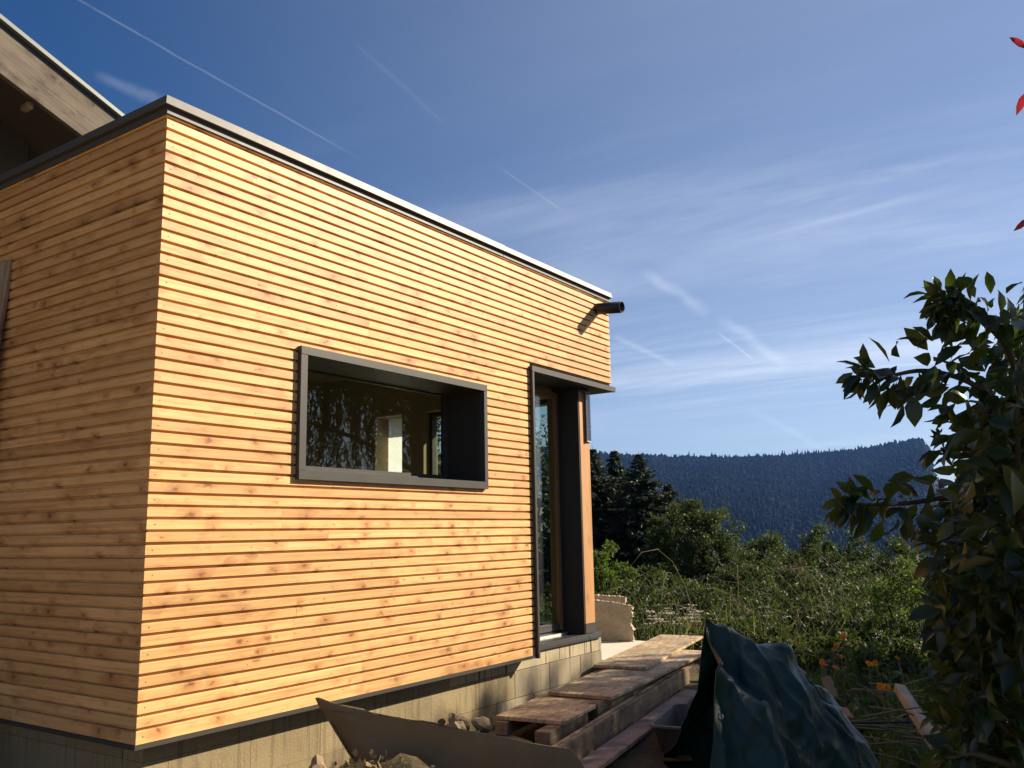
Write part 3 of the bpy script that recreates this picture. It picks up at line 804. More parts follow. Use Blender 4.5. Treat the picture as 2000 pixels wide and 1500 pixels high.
# foundation: two coated and rough courses of blocks
def course(z0, z1, m, x0, x1, off, ln=0.5):
    x = x0-off
    while x < x1-0.01:
        a, b = max(x, x0), min(x+ln, x1)
        if b-a > 0.03:
            dy = rng_s.uniform(-0.0015, 0.0015)
            g_ = 0.0025 if a > 2.4 else 0.0007
            boxes('block', ('block_rough' if a > 2.85 else 'block_worn') if m == 'block_worn' else ('block_coated' if a > 2.3 else 'block_worn'), house, (a+g_, FY+dy*(a > 2.4), z0+g_, b-g_, FY+0.16, z1-g_), bevel=g_*.9)
        x += ln


FX1 = 4.64
course(-0.115, 0.0, 'block_coated', 0.12, FX1, 0.55, 1.45)
course(-0.315, -0.115, 'block_worn', 0.12, FX1, 0.36)
course(-0.515, -0.315, 'block_worn', 0.12, FX1, 0.10)
course(-0.715, -0.515, 'block_worn', 0.12, FX1, 0.30)
for (z0, z1, o) in ((-0.115, -0.021, 0.0), (-0.315, -0.115, 0.25), (-0.515, -0.315, 0.0), (-0.715, -0.515, 0.25)):
    y = FY+0.17-o
    while y < DEP:
        a, b = max(y, FY+0.162), min(y+0.5, DEP)
        if b-a > 0.05: boxes('block', 'block_worn', house, (0.12, a+.0008, z0+.0008, 0.28, b-.0008, z1-.0008), bevel=0.0007)
        y += 0.5
boxes('foundation_core', 'mortar', house, (0.127, FY+.007, -0.80, FX1-.006, FY+.15, -0.0045), (0.127, FY+.151, -0.80, 0.27, DEP, -0.0226), (0.29, FY+.165, -0.80, FX1-.004, DEP, -0.085))

# rain spout near the right end
bm = bmesh.new(); n = 28; rad = 0.053
sa = Vector((4.552, 0.02, 2.985)); sb = Vector((4.552, -0.262, 2.960)); ax = (sb-sa).normalized(); e1 = Vector((1, 0, 0)); e2 = ax.cross(e1)
rings = []
for (t, rr) in ((0, rad), (1, rad), (1, rad-.003), (0.15, rad-.003)):
    c = sa.lerp(sb, t); rings.append([bm.verts.new(c+rr*(math.cos(2*math.pi*i/n)*e1+math.sin(2*math.pi*i/n)*e2)) for i in range(n)])
for a, b in zip(rings[:-1], rings[1:]):
    for i in range(n): bm.faces.new((a[i], a[(i+1) % n], b[(i+1) % n], b[i]))
bm.faces.new(rings[-1])
sp = bobj('rain_spout', bm, 'spout_metal', house, smooth=False)
for p in sp.data.polygons: p.use_smooth = len(p.vertices) == 4
sp['label'] = 'short black rain spout pipe sticking out under the roof edge'

# solar panel on the post
sol = thing('solar_panel', 'small slim solar panel hanging beside the wooden corner post', 'solar panel', (4.440, 0.084, 0))
sol.rotation_euler = (0, 0, R(10))
boxes('backing', 'cell_silver', sol, (0, 0, 1.735, 0.106, 0.007, 2.195), bevel=0.0015)
cw, ch = 0.044, 0.0345
for i in range(2):
    for j in range(12):
        x = 0.006+i*(cw+.006); z = 1.748+j*(ch+.0025)
        boxes('solar_cell', 'solar_cell', sol, (x, -0.0022, z, x+cw, -0.0002, z+ch))
boxes('bracket', 'dark_metal', sol, (0.010, 0.0075, 1.80, 0.030, 0.0215, 1.83), (0.010, 0.0075, 2.08, 0.030, 0.0215, 2.11))

# ------------------------------------------------------------------ the old gabled house behind
old = thing('gabled_house', 'old gabled house behind the extension with weathered bargeboard and dark eaves', 'house', (0, 2.6, 0))
GY = 2.6
tl, tr2 = np.array([0.298, 4.714]), np.array([1.401, 4.294]); slope = (tr2-tl)/np.linalg.norm(tr2-tl); nrm2 = np.array([-slope[1], slope[0]])
sl_l = 7.2; end = np.array([1.46, 4.272])
def roofpt(t, w): return end-slope*t+nrm2*w
def roofslab(name, m, w0, w1, y0, y1, t0=0.0, t1=sl_l, bevel=0.0, parent=old):
    bm = bmesh.new(); vs = []
    for y in (y0, y1):
        for (t, w) in ((t0, w0), (t1, w0), (t1, w1), (t0, w1)):
            p = roofpt(t, w); vs.append(bm.verts.new((p[0], y-GY, p[1])))
    for f in ((0, 1, 2, 3), (7, 6, 5, 4), (0, 4, 5, 1), (1, 5, 6, 2), (2, 6, 7, 3), (3, 7, 4, 0)): bm.faces.new([vs[i] for i in f])
    return bobj(name, bm, m, parent, bevel=bevel)


bb = beam('bargeboard', (roofpt(sl_l, -0.065)[0], GY-.0225, roofpt(sl_l, -0.065)[1]), (roofpt(0.04, -0.065)[0], GY-.0225, roofpt(0.04, -0.065)[1]), 0.045, 0.315, 'weathered', None, 0.003)
bb.parent = old; bb.matrix_parent_inverse = Matrix.Translation((0, -GY, 0))
bb['label'] = 'grey weathered bargeboard along the roof verge'
roofslab('roof', 'roof_sheet', -0.016, 0.016, GY-.075, GY+6.0)
roofslab('soffit', 'dark_wall', -0.085, -0.065, GY+.002, GY+6.0, 0.06)
roofslab('verge_strip', 'dark_metal', -0.0645, -0.0165, GY-.035, GY+.05)
W0 = GY+1.0
bm = bmesh.new()
pts = [(1.05, -0.7), (1.05, roofpt(0.5, -0.09)[1]), (roofpt(sl_l-.1, -0.09)[0], roofpt(sl_l-.1, -0.09)[1]), (roofpt(sl_l-.1, 0)[0], -0.7)]
A = [bm.verts.new((x, W0-GY, z)) for x, z in pts]; B = [bm.verts.new((x, W0-GY+4.5, z)) for x, z in pts]
bm.faces.new(A); bm.faces.new(B[::-1])
for i in range(4): bm.faces.new((A[i], A[(i+1) % 4], B[(i+1) % 4], B[i]))
bobj('gable_wall', bm, 'dark_wall', old)
boxes('purlin', 'timber', old, (0.555, 0.03, 4.165, 0.60, 0.14, 4.215), bevel=0.004)
gw = boxes('window', 'glass', old, (-2.0, 0.975, 3.35, -0.02, 0.985, 4.04))
boxes('frame', 'dark_metal', gw, (-2.06, 0.94, 3.30, -2.0, 0.997, 4.06), (-0.02, 0.94, 3.30, 0.05, 0.997, 4.06))
boxes('lintel_strip', 'aluminium', gw, (-2.08, 0.93, 4.062, 0.07, 0.995, 4.082), bevel=0.003)

# plank leaning on the shaded side
beam('leaning_plank', (-0.035, 1.575, 2.60), (-0.30, 1.50, gz(-0.2, 1.4)-0.02), 0.16, 0.028, 'timber', None, 0.003)
tag(bpy.data.objects['leaning_plank'], 'tall plank leaning on the shaded left side of the larch wall', 'plank')

# ------------------------------------------------------------------ terrace and things on it
bm = bmesh.new(); box(bm, 4.645, 0.10, -0.42, 6.06, 4.0, -0.20)
structure(bobj('terrace', bm, 'slab', None, bevel=0.006))


def batt(name, curve, z0, ztop, thick, m, parent, seed):
    """upright slab of mineral wool following a plan curve; ztop(u) top height, rough edges"""
    rng = np.random.default_rng(seed); C = np.array(curve, float)
    d = np.concatenate([[0], np.cumsum(np.linalg.norm(np.diff(C, axis=0), axis=1))]); nu, nv, nw = 64, 28, 5
    u = np.linspace(0, 1, nu); X = np.interp(u*d[-1], d, C[:, 0]); Y = np.interp(u*d[-1], d, C[:, 1])
    for _ in range(2): X[1:-1] = (X[:-2]+X[1:-1]*2+X[2:])/4; Y[1:-1] = (Y[:-2]+Y[1:-1]*2+Y[2:])/4
    T = np.stack([np.gradient(X), np.gradient(Y)], -1); T /= np.linalg.norm(T, axis=1)[:, None]; Nn = np.stack([-T[:, 1], T[:, 0]], -1)
    top = np.array([ztop(q) for q in u])+rng.normal(0, .006, nu)
    ring = []
    prof = [(s*thick/2, v) for s, vs in ((-1, np.linspace(0, 1, nv)), (1, np.linspace(1, 0, nv))) for v in vs]
    V = []
    for a, v in prof:
        k = 1-0.25*(abs(v-.5)*2)**6
        off = a*k+0.008*np.sin(v*9+u*14+seed)+rng.normal(0, .0035, nu)
        ext = 0.012*np.sin(v*7+seed)+0.008*np.sin(v*17+2*seed)+rng.normal(0, .009)
        xx = X+Nn[:, 0]*off; yy = Y+Nn[:, 1]*off
        xx[-1] += T[-1, 0]*ext; yy[-1] += T[-1, 1]*ext
        V.append(np.stack([xx, yy, z0+v*(top-z0)], -1))
    V = np.array(V); n, k = V.shape[:2]
    i, j = np.meshgrid(np.arange(n), np.arange(k-1), indexing='ij')
    Q = np.stack([i*k+j, ((i+1) % n)*k+j, ((i+1) % n)*k+j+1, i*k+j+1], -1).reshape(-1, 4)
    h = n//2
    e0 = [(a*k, (a+1)*k, (n-2-a)*k, (n-1-a)*k) for a in range(h-1)]; e1 = [(a*k+k-1, (n-1-a)*k+k-1, (n-2-a)*k+k-1, (a+1)*k+k-1) for a in range(h-1)]
    return nobj(name, V.reshape(-1, 3), np.concatenate([Q, np.array(e0), np.array(e1)]), m, parent, False)


ins = thing('insulation_roll', 'rough beige roll of mineral wool insulation standing on the terrace behind the post', 'insulation', (5.9, 0.75, -0.2))
ins_c = np.array([5.93, 0.72])
front = [(6.20, 1.20), (6.02, 1.18), (5.90, 1.08), (5.86, 0.95), (5.885, 0.80), (5.925, 0.62), (5.965, 0.475)]
back = [(6.30, 1.18), (6.21, 1.10), (6.17, 0.95), (6.16, 0.80), (6.165, 0.66)]
def shift(c): return [(a-5.9, b-0.75) for a, b in c]
batt('front_sheet', shift(front), 0.0, lambda q: 0.44-0.075*max(0, (q-.45)/.55), 0.050, 'insulation', ins, 1)
batt('back_sheet', shift(back), 0.0, lambda q: 0.445-0.01*q, 0.045, 'insulation', ins, 2)

# ------------------------------------------------------------------ the stack of boards and timbers
def panel(name, A, B, C, t, m, label, cat, group=None, sag=0.0):
    """rectangular sheet; A, B the ends of its near edge, C the far end of the edge through A"""
    A, B, C = Vector(A), Vector(B), Vector(C); x = (C-A); Lx = x.length; x.normalize()
    n = x.cross(A-B).normalized();
    if n.z < 0: n = -n
    y = n.cross(x); wy = abs((B-A).dot(y)); sgn = 1 if (B-A).dot(y) > 0 else -1
    bm = bmesh.new(); box(bm, 0, min(0, sgn*wy), -t, Lx, max(0, sgn*wy), 0)
    o = bobj(name, bm, m, None, bevel=0.0025)
    o.matrix_world = Matrix(((x.x, y.x, n.x, A.x), (x.y, y.y, n.y, A.y), (x.z, y.z, n.z, A.z), (0, 0, 0, 1)))
    tag(o, label, cat, group); return o


G_OSB = 'stained particle boards stepped along the foundation'
panel('particle_board', (4.366, 0.055, -0.200), (4.188, -0.453, -0.203), (6.62, 0.475, -0.195), 0.024, 'osb', 'topmost and farthest of the stepped particle boards, next to the terrace', 'board', G_OSB)
panel('particle_board', (3.217, -0.203, -0.231), (3.072, -0.725, -0.234), (5.78, 0.10, -0.226), 0.024, 'osb', 'middle particle board lying half under the topmost one', 'board', G_OSB)
panel('particle_board', (2.457, -0.270, -0.262), (2.311, -0.798, -0.266), (4.75, 0.12, -0.258), 0.024, 'osb', 'nearest and lowest of the stepped particle boards, by the rubble', 'board', G_OSB)
G_T = 'timbers under and beside the particle boards'
def timber(a, b, w, h, m, label, cat='timber', roll=0.0, name='timber', group=G_T):
    return tag(beam(name, a, b, w, h, m, None, 0.004, roll), label, cat, group)
timber((2.43, -0.33, -0.290), (4.6, 0.05, -0.286), 0.09, 0.085, 'timber', 'thick batten under the back edge of the nearest particle board')
timber((2.32, -0.72, -0.292), (2.98, -0.62, -0.290), 0.10, 0.090, 'timber', 'short thick batten under the front corner of the nearest particle board')
timber((3.12, -0.63, -0.260), (5.6, -0.27, -0.252), 0.08, 0.11, 'timber', 'long batten under the front edge of the middle particle board')
timber((2.36, -0.58, -0.378), (2.52, -0.20, -0.378), 0.09, 0.075, 'timber', 'cross bearer on the ground under the nearest particle board')
timber((4.05, -0.62, -0.365), (4.15, 0.0, -0.362), 0.09, 0.10, 'timber', 'cross bearer under the middle of the board stack')
timber((3.10, -0.68, -0.372), (3.22, -0.1, -0.372), 0.09, 0.10, 'timber', 'cross bearer under the front end of the middle particle board')
timber((1.95, -0.985, -0.318), (5.30, -0.405, -0.300), 0.032, 0.165, 'timber', 'long wide formwork plank standing on edge beside the particle boards')
timber((2.05, -0.925, -0.322), (5.40, -0.345, -0.296), 0.026, 0.14, 'timber_pale', 'thinner plank on edge squeezed between formwork plank and particle boards')
timber((1.80, -1.125, -0.452), (4.90, -0.615, -0.432), 0.16, 0.030, 'timber_pink', 'flat pinkish plank lying below the formwork plank')
timber((1.90, -1.02, -0.486), (4.90, -0.52, -0.466), 0.12, 0.10, 'timber', 'dark beam lying on the ground under the pinkish plank')
timber((1.95, -1.620, -0.520), (4.20, -1.260, -0.500), 0.15, 0.032, 'timber_pale', 'flat yellowish plank in front of the grey tub')
timber((1.95, -1.42, -0.556), (4.10, -1.06, -0.54), 0.22, 0.03, 'timber', 'dark flat plank on the ground behind the yellowish plank')

# grey tub between timbers and tarpaulin
tub = thing('plastic_tub', 'dark grey open plastic tub with pale rim beside the green tarpaulin', 'tub', (3.42, -1.22, -0.56))
tub.rotation_euler = (0, 0, R(12))
def tubring(w, l, z, r=0.07, n=6):
    out_ = []
    for cxx, cyy, a0 in ((l/2-r, w/2-r, 0), (-l/2+r, w/2-r, 90), (-l/2+r, -w/2+r, 180), (l/2-r, -w/2+r, 270)):
        for k in range(n+1):
            a = R(a0+90*k/n); out_.append((cxx+r*math.cos(a), cyy+r*math.sin(a), z))
    return out_
bm = bmesh.new(); rr_ = [tubring(.26, .62, 0), tubring(.36, .78, .225), tubring(.345, .765, .225), tubring(.245, .605, .012)]
vv = [[bm.verts.new(p) for p in q] for q in rr_]; n = len(vv[0])
for a, b in zip(vv[:-1], vv[1:]):
    for i in range(n): bm.faces.new((a[i], a[(i+1) % n], b[(i+1) % n], b[i]))
bm.faces.new(vv[0][::-1]); bm.faces.new(vv[-1])
bobj('body', bm, 'grey_plastic', tub)
bm = bmesh.new(); rr_ = [tubring(.362, .782, .212), tubring(.385, .805, .214), tubring(.385, .805, .228), tubring(.340, .760, .228)]
vv = [[bm.verts.new(p) for p in q] for q in rr_]
for a, b in zip(vv[:-1], vv[1:]):
    for i in range(n): bm.faces.new((a[i], a[(i+1) % n], b[(i+1) % n], b[i]))
bobj('rim', bm, 'rim_plastic', tub)

# big folded sheet of cardboard in the foreground
D0 = 3.75
outline = [(612, 1367, 3.80), (640, 1374, 3.79), (720, 1391, 3.74), (800, 1407, 3.70), (900, 1424, 3.66), (1000, 1444, 3.62), (1075, 1458, 3.59), (1115, 1464, 3.57), (1130, 1480, 3.56), (1142, 1502, 3.56), (1150, 1580, 3.55),
           (1150, 1720, 3.5), (900, 1720, 3.55), (745, 1600, 3.66), (708, 1528, 3.70), (678, 1480, 3.72), (660, 1450, 3.74), (642, 1414, 3.77), (622, 1388, 3.79)]
P3 = np.array([at(*q) for q in outline]); c0 = P3.mean(0)
bm = bmesh.new(); f_ = bm.faces.new([bm.verts.new(p-c0) for p in P3])
bmesh.ops.triangulate(bm, faces=[f_]); bmesh.ops.subdivide_edges(bm, edges=bm.edges[:], cuts=5, use_grid_fill=True)
fa, fb = np.array(at(665, 1392, 3.77))-c0, np.array(at(722, 1490, 3.70))-c0
vdir = norm(fw*np.array([1, 1, 0]))
for v in bm.verts:
    p = np.array(v.co); s = (p-fa) @ rt - ((fb-fa) @ rt)*((p-fa)[2]/((fb-fa)[2]))
    back_ = 0.55*max(0.0, -s)+0.010*math.sin(7*p[0]+9*p[2])+0.006*math.sin(23*p[1]+5*p[2])
    v.co += Vector(vdir*back_)
me = bpy.data.meshes.new('cardboard_sheet'); bm.to_mesh(me); bm.free(); me.materials.append(MATS['cardboard'])
cs = link(bpy.data.objects.new('cardboard_sheet', me)); cs.location = c0
so_ = cs.modifiers.new('thickness', 'SOLIDIFY'); so_.thickness = 0.006
for p in me.polygons: p.use_smooth = True
tag(cs, 'large brown sheet of cardboard with a folded pointed corner standing before the foundation', 'cardboard')

# rubble by the foundation
def rock(loc, size, seed, m='stone', sq=(1, 1, 1)):
    bm = bmesh.new(); bmesh.ops.create_icosphere(bm, subdivisions=2, radius=1)
    r_ = random.Random(seed); ph = [r_.uniform(0, 6.28) for _ in range(6)]
    for v in bm.verts:
        p = v.co; k = 1+.22*math.sin(3*p.x+ph[0])*math.cos(2.5*p.y+ph[1])+.16*math.sin(5*p.z+ph[2]+2*p.x)+r_.uniform(-.07, .07)
        v.co = Vector((p.x*k*sq[0], p.y*k*sq[1], p.z*k*sq[2]))*size
    o = bobj('stone', bm, m, None); o.location = loc; o.rotation_euler = (r_.uniform(0, 6), r_.uniform(0, 6), r_.uniform(0, 6)); return o


rocks = [((2.30, -0.02, -.385), .085, 'largest dark stone of the rubble against the foundation'), ((2.47, 0.03, -.375), .075, 'stone at the top of the rubble touching the foundation'),
         ((2.15, -.10, -.41), .055, 'rounded stone at the left of the rubble pile'), ((2.24, -.21, -.415), .060, 'pale stone in front of the rubble beside the cardboard'),
         ((2.36, -.17, -.405), .058, 'pale stone between rubble and nearest particle board'), ((2.08, -.25, -.43), .04, 'small stone at the foot of the rubble'),
         ((2.60, -.05, -.37), .06, 'stone half under the nearest particle board'), ((2.22, -.34, -.43), .045, 'small stone under the corner of the nearest particle board'),
         ((2.42, .06, -.31), .045, 'small stone on top of the rubble pile'), ((2.05, .02, -.42), .05, 'flat stone at the foundation left of the rubble')]
for i, (p, s, lb) in enumerate(rocks):
    tag(rock(p, s, i, sq=(1.15, .95, .8)), lb, 'stone', 'rubble stones against the foundation')
o = rock(tuple(at(620, 1499, 4.75)), .05, 40); tag(o, 'dark stone at the bottom left edge in front of the sunlit foundation', 'stone')
bm = bmesh.new()
r_ = random.Random(3)
for k in range(10):
    c = Vector((2.28+r_.uniform(-.15, .25), -.34+r_.uniform(-.1, .1), -.40+r_.uniform(0, .02)))
    vs = [bm.verts.new(c+Vector((r_.uniform(-.04, .04), r_.uniform(-.04, .04), r_.uniform(-.008, .014)))) for _ in range(4)]
    bm.faces.new(vs)
stuff(tag(bobj('plastic_scraps', bm, 'plastic_scrap'), 'blue and white scraps of plastic film under the nearest particle board', 'scraps'))

# loose mineral wool on the ground before the cardboard
rngw = np.random.default_rng(9)
wc = []
for px_, py_, d_, s_ in ((660, 1497, 3.55, .05), (700, 1490, 3.5, .055), (735, 1489, 3.48, .06), (775, 1497, 3.45, .05), (640, 1506, 3.5, .05), (715, 1505, 3.4, .07), (760, 1515, 3.4, .06), (830, 1512, 3.4, .05), (870, 1520, 3.4, .05), (920, 1525, 3.4, .05)):
    for _ in range(60): wc.append((at(px_, py_+12, d_)+rngw.normal(0, s_*.55, 3)*np.array([1, 1, .6]), s_*rngw.uniform(.25, .7)))
B = np.array([a for a, _ in wc]); S_ = np.array([b for _, b in wc])
V, Q = leaf_quads(B, rand_unit(rngw, len(B)), rand_unit(rngw, len(B)), S_, S_*.8)
heapv = []
wool = nobj('loose_wool', V, Q, 'wool'); stuff(tag(wool, 'loose tufts of yellowish mineral wool in front of the cardboard', 'mineral wool'))
bm = bmesh.new(); bmesh.ops.create_icosphere(bm, subdivisions=4, radius=1)
for v in bm.verts:
    p = v.co; k = 1+.12*math.sin(6*p.x+1)*math.sin(5*p.y)+.07*math.sin(13*p.z+9*p.x)+r_.uniform(-.03, .03); v.co = Vector((p.x*.42*k, p.y*.16*k, p.z*.30*k))
ho_ = bobj('wool_heap', bm, 'wool', None, True, loc=at(760, 1655, 3.45)); ho_.rotation_euler = (0, 0, YAW-R(90))
tag(ho_, 'heap of old mineral wool at the bottom edge under the loose tufts', 'mineral wool')

# timbers and pieces right of the tarpaulin
tag(beam('leaning_timber', at(1758, 1336, 4.9), at(1905, 1560, 3.45), 0.058, 0.045, 'timber_pale', None, 0.004, R(-12)), 'squared timber sticking up from the plants with its end in the sun', 'timber')
tag(beam('board_end', at(1612, 1322, 5.2), at(1628, 1362, 5.15), 0.055, 0.02, 'timber_pale', None, 0.002, R(62)), 'small pale board end catching sun behind the tarpaulin', 'board')
o = boxes('roof_tile', 'red_tile', None, (0, 0, 0, .14, .10, .02), bevel=.004); o.location = at(1668, 1408, 4.9); o.rotation_euler = (.15, -.2, .5); tag(o, 'broken red roof tile lying right of the tarpaulin', 'tile')
a, b = at(1660, 1412, 4.85), at(1800, 1410, 4.75)
tag(tubes('pipe', [(np.linspace(a, b, 6), [.006]*6)], 'black_pipe'), 'thin dark pipe lying across the ground behind the leaning timber', 'pipe')
tag(beam('broken_board', at(1800, 1420, 4.6), at(1850, 1438, 4.4), .07, .025, 'timber', None, .003), 'short broken board just right of the leaning timber', 'board')

# ------------------------------------------------------------------ the tarpaulin: a cloth let fall over a heap
def tarpaulin():
    rng = np.random.default_rng(21)
    A = lambda x, y, d: at(x, y, d)
    er = norm(rt*np.array([1, 1, 0])); ef = norm(fw*np.array([1, 1, 0]))
    O = at(1500, 1500, 4.25); O[2] = 0
    def loc(p): q = np.asarray(p)-O; return np.array([q @ er, q @ ef, p[2]])
    caps = []
    def cap(p, q, r0, r1, k): caps.append((loc(p), loc(q), r0, r1, k))
    cap(A(1362, 1190, 4.22), A(1440, 1236, 4.25), 0.0, 0.02, 3.0)
    cap(A(1440, 1236, 4.25), A(1520, 1272, 4.3), 0.02, 0.03, 1.5)
    cap(A(1520, 1272, 4.3), A(1604, 1344, 4.3), 0.03, 0.03, 1.7)
    cap(A(1608, 1352, 4.3), A(1668, 1450, 4.25), 0.03, 0.02, 2.6)
    cap(A(1376, 1296, 3.98), A(1480, 1366, 3.92), 0.0, 0.03, 2.2)
    cap(A(1480, 1372, 3.92), A(1600, 1510, 3.88), 0.03, 0.03, 2.0)
    cap(A(1362, 1190, 4.22), A(1376, 1296, 3.98), 0.0, 0.0, 3.0)
    nx, ny = 92, 100
    U = np.linspace(-0.43, 0.95, nx); Vv = np.linspace(-1.20, 0.85, ny)
    X = np.zeros((nx, ny, 3)); X[..., 0] = U[:, None]*0.70+0.02; X[..., 1] = Vv[None]*0.72+.02; X[..., 2] = 0.72
    X += rng.normal(0, .008, X.shape)
    du, dv = U[1]-U[0], Vv[1]-Vv[0]; dd = math.hypot(du, dv)
    Pv = X.copy()
    def con(X, a, b, L0, k=0.5):
        d = X[b]-X[a]; l = np.linalg.norm(d, axis=-1, keepdims=True)+1e-9; c = d*((l-L0)/l)*k
        X[a] += c; X[b] -= c
    S = np.s_
    prs = []
    for o in (0, 1):
        n_ = (nx-o)//2*2; prs.append((S[o:o+n_:2, :], S[o+1:o+n_:2, :], du, .5))
        n_ = (ny-o)//2*2; prs.append((S[:, o:o+n_:2], S[:, o+1:o+n_:2], dv, .5))
        n_ = (nx-o)//2*2; prs.append((S[o:o+n_:2, :-1], S[o+1:o+n_:2, 1:], dd, .15)); prs.append((S[o:o+n_:2, 1:], S[o+1:o+n_:2, :-1], dd, .15))
    for o in range(4):
        n_ = (nx-o)//4*4; prs.append((S[o:o+n_:4, :], S[o+2:o+n_:4, :], 2*du, .12))
        n_ = (ny-o)//4*4; prs.append((S[:, o:o+n_:4], S[:, o+2:o+n_:4], 2*dv, .12))
    def heap(X):
        h = np.full(X.shape[:2], -0.585)
        for p, q, r0, r1, k in caps:
            d = q[:2]-p[:2]; t = np.clip(((X[..., :2]-p[:2]) @ d)/(d @ d), 0, 1)
            c = p[:2]+d*t[..., None]; l = np.linalg.norm(X[..., :2]-c, axis=-1)
            zt = p[2]+(q[2]-p[2])*t; r_c = r0+(r1-r0)*t
            h = np.maximum(h, zt-k*np.maximum(0, l-r_c)-0.01*l)
        return h
    for it in range(230):
        vel = (X-Pv)*0.96; Pv = X.copy(); X = X+vel; X[..., 2] -= 0.0016
        for _ in range(3):
            for a, b, l0, kk in prs: con(X, a, b, l0, kk)
            h = heap(X); hit = X[..., 2] < h
            X[..., 2] = np.where(hit, h, X[..., 2])
        Pv[..., :2] = np.where(hit[..., None], X[..., :2]-(X[..., :2]-Pv[..., :2])*0.1, Pv[..., :2]); Pv[..., 2] = np.where(hit, X[..., 2], Pv[..., 2])
    def fine(X, U, Vv, k=3):
        U2 = np.linspace(U[0], U[-1], (len(U)-1)*k+1); V2 = np.linspace(Vv[0], Vv[-1], (len(Vv)-1)*k+1)
        for _ in range(1):
            Y = np.stack([np.stack([np.interp(U2, U, X[:, j, c]) for j in range(len(Vv))], 1) for c in range(3)], -1)
            Y = np.stack([np.stack([np.interp(V2, Vv, Y[i, :, c]) for i in range(len(U2))], 0) for c in range(3)], -1)
        for _ in range(3):
            Y[1:-1] = (Y[:-2]+2*Y[1:-1]+Y[2:])/4; Y[:, 1:-1] = (Y[:, :-2]+2*Y[:, 1:-1]+Y[:, 2:])/4
        return Y, U2, V2
    X, U, Vv = fine(X, U, Vv); nx, ny = len(U), len(Vv)
    uu, ww = U[:, None], Vv[None]
    ga = np.gradient(X, axis=0); gb = np.gradient(X, axis=1); nn = norm(np.cross(ga, gb)); nn = np.where(nn[..., 2:] < 0, -nn, nn)
    tipm = np.clip(np.hypot(uu+.36, ww+.02)/.30, .15, 1)
    wu = uu+.05*np.sin(5*ww+1)+.02*np.sin(17*ww); wv = ww+.05*np.sin(6*uu+2)+.02*np.sin(19*uu+1)
    dsp = 0
    for cnt, amp, st, rot in ((40, .10, 3.2, .5), (130, .13, 2.4, -.4), (420, .13, 1.5, .9)):
        sd = np.stack([rng.uniform(U[0], U[-1], cnt), rng.uniform(Vv[0], Vv[-1], cnt)], -1)
        c_, s_ = math.cos(rot), math.sin(rot); f1 = np.full((nx, ny), 9.0)
        for q in sd:
            a_ = (wu-q[0])*c_+(wv-q[1])*s_; b_ = -(wu-q[0])*s_+(wv-q[1])*c_
            f1 = np.minimum(f1, np.sqrt((a_*st)**2+b_**2))
        dsp = dsp+amp*(f1-f1.mean())
    # a few long folds running down from the supports
    for (u0, v0, an_, ln_, h_) in ((-.30, .0, -.4, .9, .022), (-.22, -.1, -.9, .8, .020), (.05, -.15, -.7, .8, .022), (.2, .1, -.3, .7, .018), (.3, -.3, -1.2, .6, .020), (-.1, -.45, -1.0, .6, .022), (.45, .0, -.6, .6, .018)):
        a_ = (uu-u0)*math.cos(an_)+(ww-v0)*math.sin(an_); b_ = -(uu-u0)*math.sin(an_)+(ww-v0)*math.cos(an_)+.03*np.sin(9*a_)
        dsp = dsp+h_*np.maximum(0, 1-np.abs(b_)/.035)*np.clip(a_/.1, 0, 1)*np.clip((ln_-a_)/.3, 0, 1)
    X = X+nn*(dsp*tipm)[..., None]
    W_ = O+X[..., :1]*er+X[..., 1:2]*ef; W_[..., 2] = X[..., 2]
    c0 = W_.reshape(-1, 3).mean(0)
    i, j = np.meshgrid(np.arange(nx-1), np.arange(ny-1), indexing='ij')
    Q = np.stack([i*ny+j, (i+1)*ny+j, (i+1)*ny+j+1, i*ny+j+1], -1).reshape(-1, 4)
    me = npmesh('tarpaulin', W_-c0, Q, True); me.materials.append(MATS['tarp'])
    uv = me.uv_layers.new(name='UVMap')
    uvs = np.stack(np.meshgrid(U, Vv, indexing='ij'), -1).reshape(-1, 2).astype(np.float32)
    li = np.zeros(len(me.loops), np.int32); me.loops.foreach_get('vertex_index', li); uv.data.foreach_set('uv', uvs[li].ravel())
    o = link(bpy.data.objects.new('tarpaulin', me)); o.location = c0
    so_ = o.modifiers.new('thickness', 'SOLIDIFY'); so_.thickness = 0.003
    tag(o, 'dark blue green tarpaulin draped in folds over a heap', 'tarpaulin')
    for j in range(30, ny-20, 42):
        c = W_[6, j]-c0; bm = bmesh.new(); nrm_ = Vector(np.cross(W_[9, j]-W_[3, j], W_[6, j+3]-W_[6, j-3])).normalized(); q = nrm_.to_track_quat('Z', 'Y')
        r1 = [bm.verts.new(q @ Vector((.014*math.cos(a), .014*math.sin(a), 0))) for a in np.arange(12)*math.pi/6]; r2 = [bm.verts.new(q @ Vector((.007*math.cos(a), .007*math.sin(a), 0))) for a in np.arange(12)*math.pi/6]; r3 = [bm.verts.new(q @ Vector((.0105*math.cos(a), .0105*math.sin(a), .005))) for a in np.arange(12)*math.pi/6]
        for k in range(12):
            bm.faces.new((r1[k], r1[(k+1) % 12], r3[(k+1) % 12], r3[k])); bm.faces.new((r3[k], r3[(k+1) % 12], r2[(k+1) % 12], r2[k]))
        bobj('eyelet', bm, 'aluminium', o, loc=c+np.array(nrm_)*.004)


tarpaulin()

